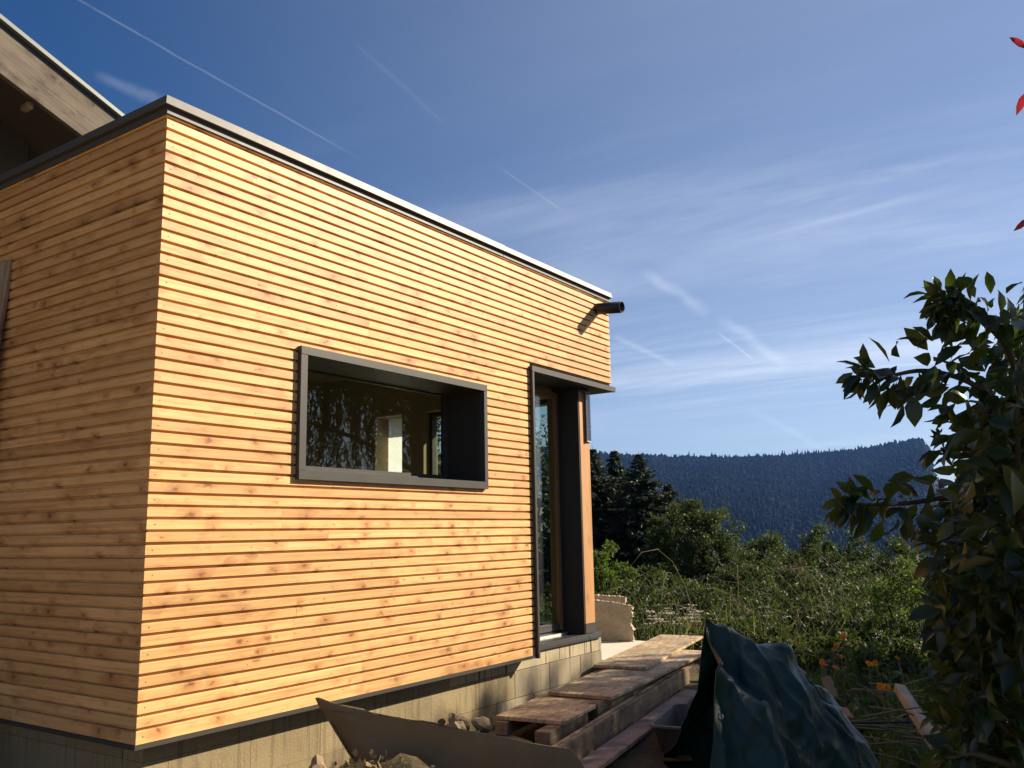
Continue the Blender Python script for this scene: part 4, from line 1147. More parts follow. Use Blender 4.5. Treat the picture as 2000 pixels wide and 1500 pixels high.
# ------------------------------------------------------------------ vegetation
def crown_leaves(rng, centers, radii, per, size, droop=0.0, outward=0.6, upn=0.6, flat=0.8):
    """leaf clumps: centres (n,3), radii (n,), leaves per clump"""
    B, D_, Nn, L_ = [], [], [], []
    for c, r0, k in zip(centers, radii, per):
        d = rand_unit(rng, k); rr = r0*rng.uniform(0.35, 1.0, (k, 1))**0.6
        p = c+d*rr*np.array([1, 1, flat])
        dirs = norm(outward*d+rng.normal(0, .6, (k, 3))+np.array([0, 0, -droop]))
        B.append(p); D_.append(dirs); Nn.append(norm(rng.normal(0, .6, (k, 3))+np.array([0, 0, upn])+0.5*d)); L_.append(size*rng.uniform(.6, 1.25, k))
    return np.concatenate(B), np.concatenate(D_), np.concatenate(Nn), np.concatenate(L_)


def bush_mesh(rng, w, d, h, n_cl, per, size, asp=0.5, top_round=0.7, low=0.08):
    """unit bush sitting on z=0: returns leaf verts, quads and clump centres"""
    c = []
    while len(c) < n_cl:
        p = rng.uniform(-1, 1, 3); z = (p[2]+1)/2
        rad = (1-z**2.2)**0.5*(0.55+0.45*min(1, z*3+.5))
        q = np.hypot(p[0], p[1])
        if q < rad and (q > rad*0.35 or z > .6): c.append((p[0]*w, p[1]*d, low*h+z*h*(1-low)))
    c = np.array(c); r0 = rng.uniform(.16, .34, n_cl)*min(w, h)*0.8
    B, D_, Nn, L_ = crown_leaves(rng, c, r0, np.full(n_cl, per), size)
    B[:, 2] = np.maximum(B[:, 2], 0.02)
    # some shoots sticking out of the top
    V, Q = leaf_quads(B, D_, Nn, L_, L_*asp)
    return V, Q, c


def stems_for(rng, cl, base_r, n):
    lines = []
    for c in cl[rng.choice(len(cl), min(n, len(cl)), replace=False)]:
        b = np.array([c[0]*.15+rng.normal(0, .04), c[1]*.15+rng.normal(0, .04), -0.15]); m_ = (b+c)/2+np.array([c[0]*-.1, c[1]*-.1, .15*c[2]])
        t = np.linspace(0, 1, 6)[:, None]; P = (1-t)**2*b+2*t*(1-t)*m_+t**2*c
        lines.append((P, base_r*np.linspace(1, .25, 6)))
    return lines


def on_ground(px_, depth):
    """ground point straight below pixel column px_ at the given depth"""
    p = at(px_, 1040, depth); return np.array([p[0], p[1], float(gz(p[0], p[1]))])


def tree_thing(name, label, cat, px_, depth, top_py, width_px, seed, leafm, n_cl, per, size, group=None, stemm='bark', deep=None, base_r=.03, nst=8, low=.08, asp=.55):
    rng = np.random.default_rng(seed)
    b = on_ground(px_, depth); topz = at(px_, top_py, depth)[2]; h = topz-b[2]; w = width_px*depth/F_PX/2
    V, Q, cl = bush_mesh(rng, w, deep or w, h, n_cl, per, size, asp, low=low)
    o = thing(name, label, cat, b, 0, group)
    stuff(nobj('crown', V, Q, leafm, o)); tubes('trunk' if cat == 'tree' else 'stems', stems_for(rng, cl, base_r, nst), stemm, o)
    return o


# round leafy tree in front of the spruces
def round_tree():
    rng = np.random.default_rng(31); depth = 24.0
    b = on_ground(1372, depth); sc = depth/F_PX
    o = thing('leafy_tree', 'round leafy tree with sunlit top in front of the dark spruces', 'tree', b)
    lob = [(1372, 1022, 0, 46), (1330, 1012, .3, 36), (1345, 1045, -.5, 52), (1300, 1055, .2, 42), (1405, 1038, -.3, 46), (1430, 1068, 0, 42), (1385, 1080, -.7, 56), (1325, 1095, -.4, 56), (1285, 1090, .3, 38), (1430, 1108, -.3, 48),
           (1360, 1128, -.6, 58), (1300, 1130, -.2, 46), (1400, 1145, -.4, 52), (1452, 1090, .4, 36), (1275, 1125, .5, 30), (1355, 1000, .2, 30), (1395, 1012, .5, 32), (1440, 1135, .2, 40), (1290, 1030, .8, 26)]
    C_, R_ = [], []
    for (x, y, dz, r0) in lob:
        c = at(x, y, depth+dz); r_w = r0*sc
        for _ in range(11):
            d = norm(rng.normal(size=3)); C_.append(c+d*r_w*rng.uniform(.45, .85)); R_.append(r_w*rng.uniform(.26, .42))
    C_ = np.array(C_); R_ = np.array(R_)
    B, D_, Nn, L_ = crown_leaves(rng, C_, R_, np.full(len(C_), 170), 0.066, droop=.25, upn=.9, flat=.7)
    V, Q = leaf_quads(B-b, D_, Nn, L_, L_*.62)
    stuff(nobj('crown', V, Q, 'leaf_round', o))
    tl_ = [(np.array([(0, 0, -.2), (.03, .02, .8), (.0, .0, 1.6), (.05, 0, 2.2)]), [.12, .10, .08, .05])]
    for c in C_[::9]:
        q = c-b; s_ = np.array([0, 0, min(1.5, max(.7, q[2]*.5))]); t = np.linspace(0, 1, 5)[:, None]; tl_.append((s_*(1-t)+q*t+np.array([0, 0, .15])*(t*(1-t)*4), np.linspace(.045, .012, 5)))
    tubes('trunk', tl_, 'bark', o)


round_tree()


def spruce(px_, depth, top_py, wpx, label, seed, group='dark spruces behind the larch house'):
    rng = np.random.default_rng(seed); b = on_ground(px_, depth); topz = at(px_, top_py, depth)[2]; h = topz-b[2]; w = wpx*depth/F_PX/2
    o = thing('spruce', label, 'tree', b, 0, group)
    B, D_, Nn, L_, Wd, lines = [], [], [], [], [], []
    z = 0.05*h
    while z < h*0.985:
        f = 1-z/h; r0 = w*(f**0.72)*min(1, .25+f*6)*rng.uniform(.55, 1.15)+.03
        nb = int(5+5*f)
        a0 = rng.uniform(0, 6.28)
        for k in range(nb):
            a = a0+k*6.283/nb+rng.normal(0, .2); rr = r0*rng.uniform(.7, 1.15); drop = -.22*rr+.12*rr*rng.normal()
            dirh = np.array([math.cos(a), math.sin(a), 0]); n = max(5, int(rr*16))
            t = np.linspace(.12, 1, n)[:, None]
            P = np.array([0, 0, z])+dirh*rr*t+np.array([0, 0, 1])*(drop*t+.16*rr*t**3)
            for s_ in (-1, 1, 0):
                side = np.array([-math.sin(a), math.cos(a), 0])*s_
                dd = norm(dirh*.8+side*.75+np.array([0, 0, -.35])+rng.normal(0, .2, (n, 3)))
                B.append(P); D_.append(dd); Nn.append(norm(np.array([0, 0, 1.])+rng.normal(0, .45, (n, 3)))); L_.append((.16+.26*rr*.45*(1.15-t[:, 0]))*rng.uniform(.7, 1.2, n))
            if rr > .5: lines.append((P[[0, n//2, -1]], [.02, .013, .005]))
        z += h*(.013+.010*f)*rng.uniform(.7, 1.3)
    B = np.concatenate(B); L_ = np.concatenate(L_)
    V, Q = leaf_quads(B, np.concatenate(D_), np.concatenate(Nn), L_, np.clip(L_*.42, .05, .15))
    stuff(nobj('crown', V, Q, 'needles', o))
    tubes('trunk', [(np.array([(0, 0, -.3), (0, 0, h*.5), (0, 0, h*.97), (0.01, 0, h*1.0)]), [h*.018, h*.011, .018, .006])]+lines, 'bark', o)
    return o


spruce(1162, 36, 868, 230, 'spruce half hidden by the wooden corner post', 41)
spruce(1205, 37, 874, 220, 'slender topped spruce second from the wooden corner post', 42)
spruce(1254, 35, 879, 235, 'tall spruce whose spire stands above the far ridge', 43)
spruce(1309, 36, 938, 190, 'shortest spruce beside the round leafy tree', 44)
spruce(1228, 40, 915, 220, 'spruce crowded between the two tall spires', 45)
spruce(1283, 39, 955, 200, 'low spruce filling the gap left of the shortest one', 47)
spruce(1183, 40, 925, 200, 'spruce filling the gap next to the wooden corner post', 48)
spruce(1120, 38, 872, 220, 'spruce standing behind the house corner', 46)
# the wood that goes on behind the house (seen through the windows): one mass
def wood_mass():
    rng = np.random.default_rng(50); B, D_, Nn, L_ = [], [], [], []
    for k in range(34):
        px_ = rng.uniform(690, 1090); dep_ = rng.uniform(40, 58); b = on_ground(px_, dep_); h = rng.uniform(8.5, 11.5)-0.03*0
        n = 420; f = rng.uniform(0, 1, n)**.8; a = rng.uniform(0, 6.28, n); rr = h*.20*(1-f)*rng.uniform(.3, 1.05, n)+.06
        P = b+np.stack([rr*np.cos(a), rr*np.sin(a), f*h], -1)
        B.append(P); D_.append(norm(np.stack([np.cos(a), np.sin(a), -.5+0*a], -1)+rng.normal(0, .2, (n, 3)))); Nn.append(norm(np.array([0, 0, 1.])+rng.normal(0, .5, (n, 3)))); L_.append(rng.uniform(.5, 1.0, n)*(1.2-f))
    L_ = np.concatenate(L_); V, Q = leaf_quads(np.concatenate(B), np.concatenate(D_), np.concatenate(Nn), L_, L_*.4)
    o = nobj('spruce_wood', V, Q, 'needles'); stuff(tag(o, 'dark spruce wood continuing behind the house', 'wood'))


wood_mass()

# bushes one can tell apart
GB = 'bushes between the terrace and the valley'
tree_thing('bush', 'bright green upright bush right behind the wooden corner post', 'bush', 1185, 15.0, 1052, 120, 61, 'leaf_bright', 70, 110, .062, GB)
tree_thing('bush', 'green bush left of and below the round leafy tree', 'bush', 1262, 15.5, 1098, 150, 62, 'leaf_thicket', 80, 110, .060, GB)
tree_thing('bush', 'low bush directly under the round leafy tree', 'bush', 1340, 15.0, 1128, 150, 63, 'leaf_thicket', 80, 110, .058, GB)
tree_thing('bush', 'rounded bush with yellowish top right of the round leafy tree', 'bush', 1440, 17.0, 1098, 150, 64, 'leaf_thicket', 90, 110, .060, GB)
tree_thing('bush', 'tall bush reaching against the blue hill right of the round leafy tree', 'bush', 1490, 26.0, 1034, 130, 65, 'leaf_round', 90, 110, .085, GB)
tree_thing('bush', 'highest middle bush against the blue hill', 'bush', 1588, 24.0, 1026, 120, 66, 'leaf_round', 90, 110, .080, GB)
tree_thing('bush', 'loose bush with pale twigs below the highest middle bush', 'bush', 1565, 15.5, 1098, 150, 67, 'leaf_dull', 80, 100, .058, GB, 'dry_stem')
tree_thing('bush', 'airy bush left of the large leaved shrub against the hill', 'bush', 1668, 21.0, 1040, 130, 68, 'leaf_thicket', 75, 100, .072, GB)
tree_thing('bush', 'airy tall bush partly behind the large leaved shrub', 'bush', 1755, 19.0, 1052, 140, 69, 'leaf_thicket', 80, 100, .066, GB)
tree_thing('bush', 'bright yellow green bush in the sun left of the large leaved shrub', 'bush', 1765, 10.2, 1098, 170, 70, 'leaf_bright', 75, 85, .062, GB, asp=.32)


def thicket():
    rng = np.random.default_rng(71); Vs, Qs, o = [], [], 0; lines = []
    prof = lambda x: np.interp(x, [1150, 1250, 1300, 1400, 1460, 1520, 1560, 1600, 1660, 1720, 1800, 1900, 2050], [1100, 1110, 1120, 1110, 1062, 1052, 1060, 1046, 1064, 1080, 1078, 1062, 1050])
    for k in range(105):
        row = rng.uniform(); depth = 12.5+22*row**1.3; x = rng.uniform(1120, 2080)
        tp = prof(x)*row+(1-row)*rng.uniform(1118, 1165)+rng.uniform(0, 16)
        if x < 1450 and depth > 22: continue
        b = on_ground(x, depth); h = at(x, tp, depth)[2]-b[2]; w = rng.uniform(.7, 1.5)
        V, Q, cl = bush_mesh(rng, w, w, max(h, .5), 46, 70, .045+.0016*depth)
        Vs.append(V+b); Qs.append(Q+o); o += len(V)
        lines += [(P+b, r_*.8) for P, r_ in stems_for(rng, cl, .02, 3)]
    for k in range(75):
        x = rng.uniform(1270, 2000); depth = rng.uniform(8.6, 13.5); b = on_ground(x, depth)
        if b[0] < 7.1 and b[1] > -1.1: continue
        tp = np.interp(depth, [8.6, 10.5, 13.5], [1262, 1205, 1135])+rng.uniform(-14, 22)
        h = at(x, tp, depth)[2]-b[2]; w = rng.uniform(.45, .95)
        V, Q, cl = bush_mesh(rng, w, w, max(h, .3), 40, 62, .042+.0014*depth)
        Vs.append(V+b); Qs.append(Q+o); o += len(V)
        lines += [(P+b, r_*.6) for P, r_ in stems_for(rng, cl, .018, 2)]
    t = nobj('thicket', np.concatenate(Vs), np.concatenate(Qs), 'leaf_thicket'); stuff(tag(t, 'mass of green bushes filling the slope between garden and valley', 'thicket'))
    # long bare arching canes
    for k in range(64):
        x = rng.uniform(1250, 1850); depth = rng.uniform(9.5, 15); b = on_ground(x, depth)
        a = rng.uniform(0, 6.28); l = rng.uniform(.5, 1.3); hh = rng.uniform(.6, 1.5); t_ = np.linspace(0, 1, 7)[:, None]
        P = b+np.array([math.cos(a), math.sin(a), 0])*l*t_**1.5+np.array([0, 0, hh])*(t_*(2.0-t_)*1.0-.35*t_**4)
        lines.append((P, np.linspace(.005, .002, 7)))
    c = tubes('dry_canes', lines, 'dry_stem', None, 4); stuff(tag(c, 'bare arching canes and stems among the bushes', 'canes'))


thicket()


def meadow():
    rng = np.random.default_rng(81)
    def blades(n, xr, dr, hr, wd, name, m, label, mask=None):
        x = rng.uniform(*xr, n); d = rng.uniform(dr[0]**.5, dr[1]**.5, n)**2
        P = CAM+(fw[None]+rt[None]*((x-1000)/F_PX)[:, None]+up[None]*((750-1040)/F_PX))*d[:, None]
        P[:, 2] = gz(P[:, 0], P[:, 1])-.02
        if mask is not None:
            k = mask(P, x); P = P[k]
        n = len(P); h = rng.uniform(*hr, n)*rng.uniform(.6, 1, n)
        dirs = norm(np.array([0, 0, 1.])+rng.normal(0, .22, (n, 3))*np.array([1, 1, 0]))
        nr = rand_unit(rng, n)*np.array([1, 1, .1])
        s_ = norm(np.cross(nr, dirs)); lean = rng.normal(0, .2, (n, 3))*np.array([1, 1, 0])
        m1_ = P+dirs*h[:, None]*.5; t1 = P+dirs*h[:, None]*.93+lean*h[:, None]
        wv = (wd*rng.uniform(.6, 1.3, n))[:, None]
        V = np.stack([P-s_*wv*.5, P+s_*wv*.5, m1_+s_*wv*.4, m1_-s_*wv*.4, t1], 1).reshape(-1, 3)
        i = np.arange(n)*5
        o = nobj(name, V, [np.stack([i, i+1, i+2, i+3], -1), np.stack([i+3, i+2, i+4], -1)], m); stuff(tag(o, label, 'grass')); return P, h
    off_ter = lambda P, x: ~((P[:, 0] < 6.75) & (P[:, 1] > -.75)) & ~((P[:, 0] < 6.2) & (P[:, 1] > -1.1))
    blades(7000, (1100, 2080), (9.0, 20), (.2, .5), .012, 'tall_grass', 'grass', 'tall green grass in front of the bushes', off_ter)
    blades(1500, (1150, 2000), (9.5, 15), (.4, .75), .009, 'dry_grass', 'dry_grass', 'pale dry grass stalks among the green grass', off_ter)
    blades(9000, (1500, 2150), (4.6, 9.6), (.10, .32), .014, 'weeds', 'grass', 'low weeds around the flowers and timbers', off_ter)
    # yarrow: white umbels above the grass beside the terrace
    n = 90; x = np.concatenate([rng.uniform(1262, 1400, 62), rng.uniform(1400, 1560, 28)]); d = rng.uniform(10.7, 12.4, n)
    yy = np.where(x < 1400, rng.normal(1205, 11, n), rng.normal(1222, 10, n))
    B, D_, Nn, L_, lines = [], [], [], [], []
    for q in range(n):
        t = at(x[q], yy[q], d[q]); g = np.array([t[0]+rng.normal(0, .05), t[1]+rng.normal(0, .05), gz(t[0], t[1])])
        lines.append((np.array([g, (g+t)/2+rng.normal(0, .01, 3), t]), [.004, .003, .003]))
        k = 16; a = rng.uniform(0, 6.28, k); rr = .05*np.sqrt(rng.uniform(0, 1, k))
        B.append(t+np.stack([rr*np.cos(a), rr*np.sin(a), rng.normal(0, .004, k)], -1)); D_.append(np.stack([np.cos(a), np.sin(a), 0*a], -1)); Nn.append(norm(np.array([0, 0, 1.])+rng.normal(0, .25, (k, 3)))); L_.append(np.full(k, .024))
    L_ = np.concatenate(L_); V, Q = leaf_quads(np.concatenate(B), np.concatenate(D_), np.concatenate(Nn), L_, L_)
    y = nobj('yarrow', V, Q, 'petal_white'); stuff(tag(y, 'white flat yarrow heads above the grass beside the particle boards', 'wildflowers'))
    s = tubes('stems', lines, 'dry_stem', y, 4); stuff(s)


meadow()


def flower(px_, py_, depth, label, size=.035, seed=0):
    rng = np.random.default_rng(200+seed); t = at(px_, py_, depth); g = np.array([t[0]+rng.normal(0, .04), t[1]+rng.normal(0, .04), float(gz(t[0], t[1]))])
    o = thing('orange_flower', label, 'flower', g, 0, 'orange flowers in the garden behind the tarpaulin')
    h = t-g; face = norm(-fw+np.array([0, 0, .7])+rng.normal(0, .35, 3)); e1 = norm(np.cross(face, [0.1, .3, 1])); e2 = np.cross(face, e1)
    B, D_, Nn, L_ = [], [], [], []
    for ring, k, f in ((1, 13, .25), (.72, 11, .6), (.45, 8, 1.1)):
        a = np.arange(k)*6.283/k+rng.uniform(0, 1); d = np.cos(a)[:, None]*e1+np.sin(a)[:, None]*e2+face*f
        B.append(np.tile(h, (k, 1))); D_.append(norm(d+rng.normal(0, .12, (k, 3)))); Nn.append(np.tile(face, (k, 1))); L_.append(np.full(k, size*ring))
    L_ = np.concatenate(L_); V, Q = leaf_quads(np.concatenate(B), np.concatenate(D_), np.concatenate(Nn), L_, L_*.5)
    stuff(nobj('petals', V, Q, 'petal_orange', o))
    tubes('stem', [(np.array([(0, 0, -.03), h*.5+rng.normal(0, .015, 3), h]), [.005, .004, .004])], 'leaf_stem' if 'leaf_stem' in MATS else 'twig', o, 5)
    k = 9; f = rng.uniform(.1, .85, k)[:, None]
    B = h*f; dr_ = norm(rng.normal(size=(k, 3))*np.array([1, 1, .3])+np.array([0, 0, .1]))
    V, F2 = big_leaves(B, dr_, norm(np.array([0, 0, 1.])+rng.normal(0, .3, (k, 3))), rng.uniform(.07, .13, k), rng.uniform(.025, .035, k), rng.uniform(.1, .5, k))
    stuff(nobj('leaves', V, F2, 'leaf_bright', o, True))


FL = [(1647, 1244, 7.6, 'highest orange flower, left one above the tarpaulin ridge', .042), (1634, 1260, 7.5, 'orange flower just below the highest one', .038), (1628, 1268, 7.8, 'small dim orange flower under the two highest ones', .028),
      (1606, 1293, 6.6, 'leftmost orange flower close to the tarpaulin', .034), (1611, 1299, 6.4, 'orange flower touching the leftmost one from the right', .038), (1632, 1305, 6.3, 'yellow orange flower right of the leftmost pair', .038),
      (1697, 1297, 6.9, 'wide orange bloom in the middle of the weeds', .046), (1709, 1295, 7.0, 'orange bloom behind the right side of the wide one', .038), (1719, 1341, 5.5, 'yellow flower beside the tip of the leaning timber', .036),
      (1731, 1344, 5.4, 'orange flower touching the tip of the leaning timber', .038), (1853, 1266, 7.0, 'lone bright orange flower at the foot of the large leaved shrub', .046), (1866, 1342, 6.0, 'dull orange flower right of the leaning timber', .034),
      (1753, 1286, 7.2, 'dark orange flower above the leaning timber', .032), (1643, 1282, 7.2, 'faint orange flower between the two flower pairs', .026)]
for i, q in enumerate(FL): flower(q[0], q[1], q[2], q[3], q[4]*.8, i)


def garden_plants():
    """leafy weeds round the flowers"""
    rng = np.random.default_rng(91); B, D_, Nn, L_ = [], [], [], []; lines = []
    for k in range(130):
        x = rng.uniform(1560, 2080); dep_ = rng.uniform(4.3, 9.0); g = on_ground(x, dep_); h = rng.uniform(.12, .42)
        if g[0] < 6.2 and g[1] > -1.2: continue
        n = 16; f = rng.uniform(.15, 1, n); ax_ = norm(np.array([rng.normal(0, .25), rng.normal(0, .25), 1.]))
        B.append(g+ax_*(h*f)[:, None]); D_.append(norm(rng.normal(size=(n, 3))*np.array([1, 1, .35])+np.array([0, 0, -.15]))); Nn.append(norm(np.array([0, 0, 1.])+rng.normal(0, .35, (n, 3)))); L_.append(rng.uniform(.06, .15, n))
        lines.append((np.array([g, g+ax_*h*.5, g+ax_*h]), [.005, .004, .002]))
    B = np.concatenate(B); L_ = np.concatenate(L_); n = len(B)
    V, F2 = big_leaves(B, np.concatenate(D_), np.concatenate(Nn), L_, L_*.34, rng.uniform(.1, .7, n))
    o = nobj('leafy_weeds', V, F2, 'leaf_bright', None, True); stuff(tag(o, 'leafy weeds growing round the orange flowers', 'weeds'))
    stuff(tubes('stems', lines, 'twig', o, 4))
    tw = []
    for k in range(46):
        x = rng.uniform(1640, 1990); y = rng.uniform(1325, 1470); dep_ = rng.uniform(4.2, 5.6); a = at(x, y, dep_); b = a+rt*rng.uniform(.15, .7)+np.array([0, 0, rng.uniform(-.14, .04)])+fw*rng.normal(0, .2)
        tw.append((np.array([a, (a+b)/2+rng.normal(0, .02, 3), b]), [.006, .005, .003]))
    stuff(tag(tubes('sticks', tw, 'dry_stem', None, 4), 'dead sticks lying among the weeds around the leaning timber', 'sticks'))


garden_plants()

# ------------------------------------------------------------------ the large leaved shrub in the right foreground
def big_shrub():
    rng = np.random.default_rng(101)
    root = at(2060, 1500, 3.0); g = np.array([root[0], root[1], float(gz(root[0], root[1]))])
    o = thing('large_leaved_shrub', 'dark shrub with large oval leaves and arching branches filling the right edge', 'shrub', g)
    limbs = [
        [(2055, 1700, 3.0), (2020, 1200, 3.0), (2005, 900, 2.95), (1995, 760, 2.9), (1965, 668, 2.85), (1910, 622, 2.8), (1862, 590, 2.78), (1826, 584, 2.76)],
        [(2020, 1200, 3.0), (1985, 900, 2.95), (1950, 790, 2.9), (1890, 740, 2.85), (1800, 720, 2.82), (1725, 738, 2.8), (1672, 735, 2.78)],
        [(2030, 1300, 3.1), (1985, 1080, 3.1), (1930, 985, 3.05), (1860, 968, 3.0), (1770, 985, 2.98), (1690, 985, 2.95), (1630, 985, 2.93)],
        [(2000, 1000, 2.9), (1940, 900, 2.85), (1880, 860, 2.8), (1845, 850, 2.78)],
        [(2040, 1400, 3.0), (1960, 1200, 2.9), (1890, 1080, 2.85), (1835, 1040, 2.8)],
        [(2040, 1450, 2.9), (1950, 1300, 2.8), (1880, 1210, 2.7), (1830, 1180, 2.68)],
        [(2050, 1600, 2.7), (1985, 1450, 2.6), (1920, 1380, 2.5), (1880, 1370, 2.45)],
        [(2050, 1600, 2.7), (1990, 1500, 2.5), (1900, 1470, 2.4), (1850, 1480, 2.35)],
        [(2010, 1100, 2.8), (1990, 950, 2.7), (1985, 820, 2.65), (2000, 700, 2.6)],
        [(2030, 1300, 2.8), (1995, 1180, 2.6), (1960, 1120, 2.55), (1905, 1130, 2.5)],
        [(2060, 1500, 3.4), (1980, 1250, 3.5), (1900, 1150, 3.6), (1830, 1120, 3.6)],
        [(2050, 1300, 3.5), (2000, 1000, 3.5), (1960, 850, 3.4), (1930, 780, 3.4)],
    ]
    lines = []; B, D_, Nn, L_, W_, Cu, pri = [], [], [], [], [], [], []
    for li_, lm in enumerate(limbs):
        P = np.array([at(*q) for q in lm]); k = 30; s_ = np.linspace(0, len(P)-1, k); P = np.stack([np.interp(s_, np.arange(len(P)), P[:, i]) for i in range(3)], -1)
        for _ in range(3): P[1:-1] = (P[:-2]+2*P[1:-1]+P[2:])/4
        lines.append((P-g, np.linspace(.016, .003, k)))
        Ln = np.linalg.norm(np.diff(P, axis=0), axis=1).sum(); nl = int(Ln*(98 if li_ in (0, 1, 2) else 80))
        for j in range(nl):
            f = 1-rng.uniform(0, .72)**1.15 if li_ in (0, 1, 2) else rng.uniform(.2, 1)
            q = P[min(k-1, int(f*(k-1)))]; tng = norm(P[min(k-1, int(f*(k-1))+1)]-P[max(0, int(f*(k-1))-1)])
            side = norm(np.cross(tng, rng.normal(size=3)))
            tl__ = rng.uniform(0, .055) if f > .8 else rng.uniform(0, .13)
            b = q+side*tl__*np.array([1, 1, .8])
            d = norm(tng*rng.uniform(.2, .9)+side*rng.uniform(.4, 1)+np.array([0, 0, rng.uniform(-1.1, .35)]))
            B.append(b); D_.append(d); Nn.append(norm(np.array([0, 0, .8])+rng.normal(0, .5, 3)-fw*.25)); l = rng.uniform(.055, .105)*(1.0 if f < .93 else .75); L_.append(l); W_.append(l*rng.uniform(.42, .58)); Cu.append(rng.uniform(-.05, .35)); pri.append(1 if li_ < 3 else 0)
    # inner mass
    for j in range(3600):
        x = rng.uniform(1770, 2120); y = rng.uniform(760, 1560) if j < 2600 else rng.uniform(1080, 1600)
        edge = np.interp(y, [760, 850, 950, 1030, 1100, 1180, 1300, 1400, 1500, 1560], [1960, 1880, 1860, 1830, 1805, 1815, 1845, 1840, 1830, 1830])
        if x < edge+abs(rng.normal(0, 22)): continue
        dep_ = rng.uniform(2.45, 3.9); b = at(x, y, dep_); l = rng.uniform(.065, .12)
        B.append(b); D_.append(norm(rng.normal(size=3)*np.array([1, 1, .7])-rt*.3+np.array([0, 0, -.45]))); Nn.append(norm(np.array([0, 0, .7])+rng.normal(0, .6, 3)-fw*.2)); L_.append(l); W_.append(l*rng.uniform(.42, .6)); Cu.append(rng.uniform(-.05, .4)); pri.append(0)
    # the two big sunlit leaves near the edge
    for (x, y, dep_, l, wd) in ((1975, 918, 2.05, .105, .062), (2003, 1150, 1.75, .12, .08)):
        B.append(at(x, y, dep_)); D_.append(norm(np.array([0, 0, -1.])+.12*rt)); Nn.append(norm(-fw+.55*SUN)); L_.append(l); W_.append(wd); Cu.append(.05); pri.append(9)
    B = np.array(B); D_ = np.array(D_); Nn = np.array(Nn); L_ = np.array(L_); W_ = np.array(W_); Cu = np.array(Cu); pri = np.array(pri)
    V, F2 = big_leaves(B-g, D_, Nn, L_, W_, Cu)
    V = V.reshape(len(B), -1, 3)
    rel = B-CAM; dz = rel @ fw; sxp = 1000+F_PX*(rel @ rt)/dz
    score = L_/dz+.012*(pri == 1)+(pri == 9)+np.where(sxp > 1995, -1, 0)-(dz-2.4)*.008
    order = np.argsort(-score); first = order[:300]; rest = order[300:]
    f4, f3 = BIGF4, BIGF3
    for i in first:
        c = V[i, 0].copy(); lf = nobj('leaf', V[i]-c, [f4, f3], 'leaf_shrub', o, True); lf.location = c
    n = len(rest); oo = (np.arange(n)*len(BIG))[:, None, None]
    stuff(nobj('foliage', V[rest].reshape(-1, 3), [(f4[None]+oo).reshape(-1, 4), (f3[None]+oo).reshape(-1, 3)], 'leaf_shrub', o, True))
    tubes('branches', lines, 'bark', o, 6)
    # upright narrow shoot at the left flank
    k = 22; f = np.linspace(.2, 1, k)[:, None]; a, b = at(1868, 930, 2.85), at(1828, 838, 2.83); P = a+(b-a)*f
    V, F2 = big_leaves(P-g, norm((b-a)*2+rng.normal(0, .25, (k, 3))*np.linalg.norm(b-a)*6), norm(rng.normal(0, .5, (k, 3))-fw), np.linspace(.05, .03, k), np.full(k, .011), rng.uniform(0, .3, k))
    stuff(nobj('shoot_leaves', V, F2, 'leaf_thicket', o, True)); tubes('shoot', [(np.array([a, (a+b)/2, b])-g, [.004, .003, .002])], 'twig', o, 5)


big_shrub()


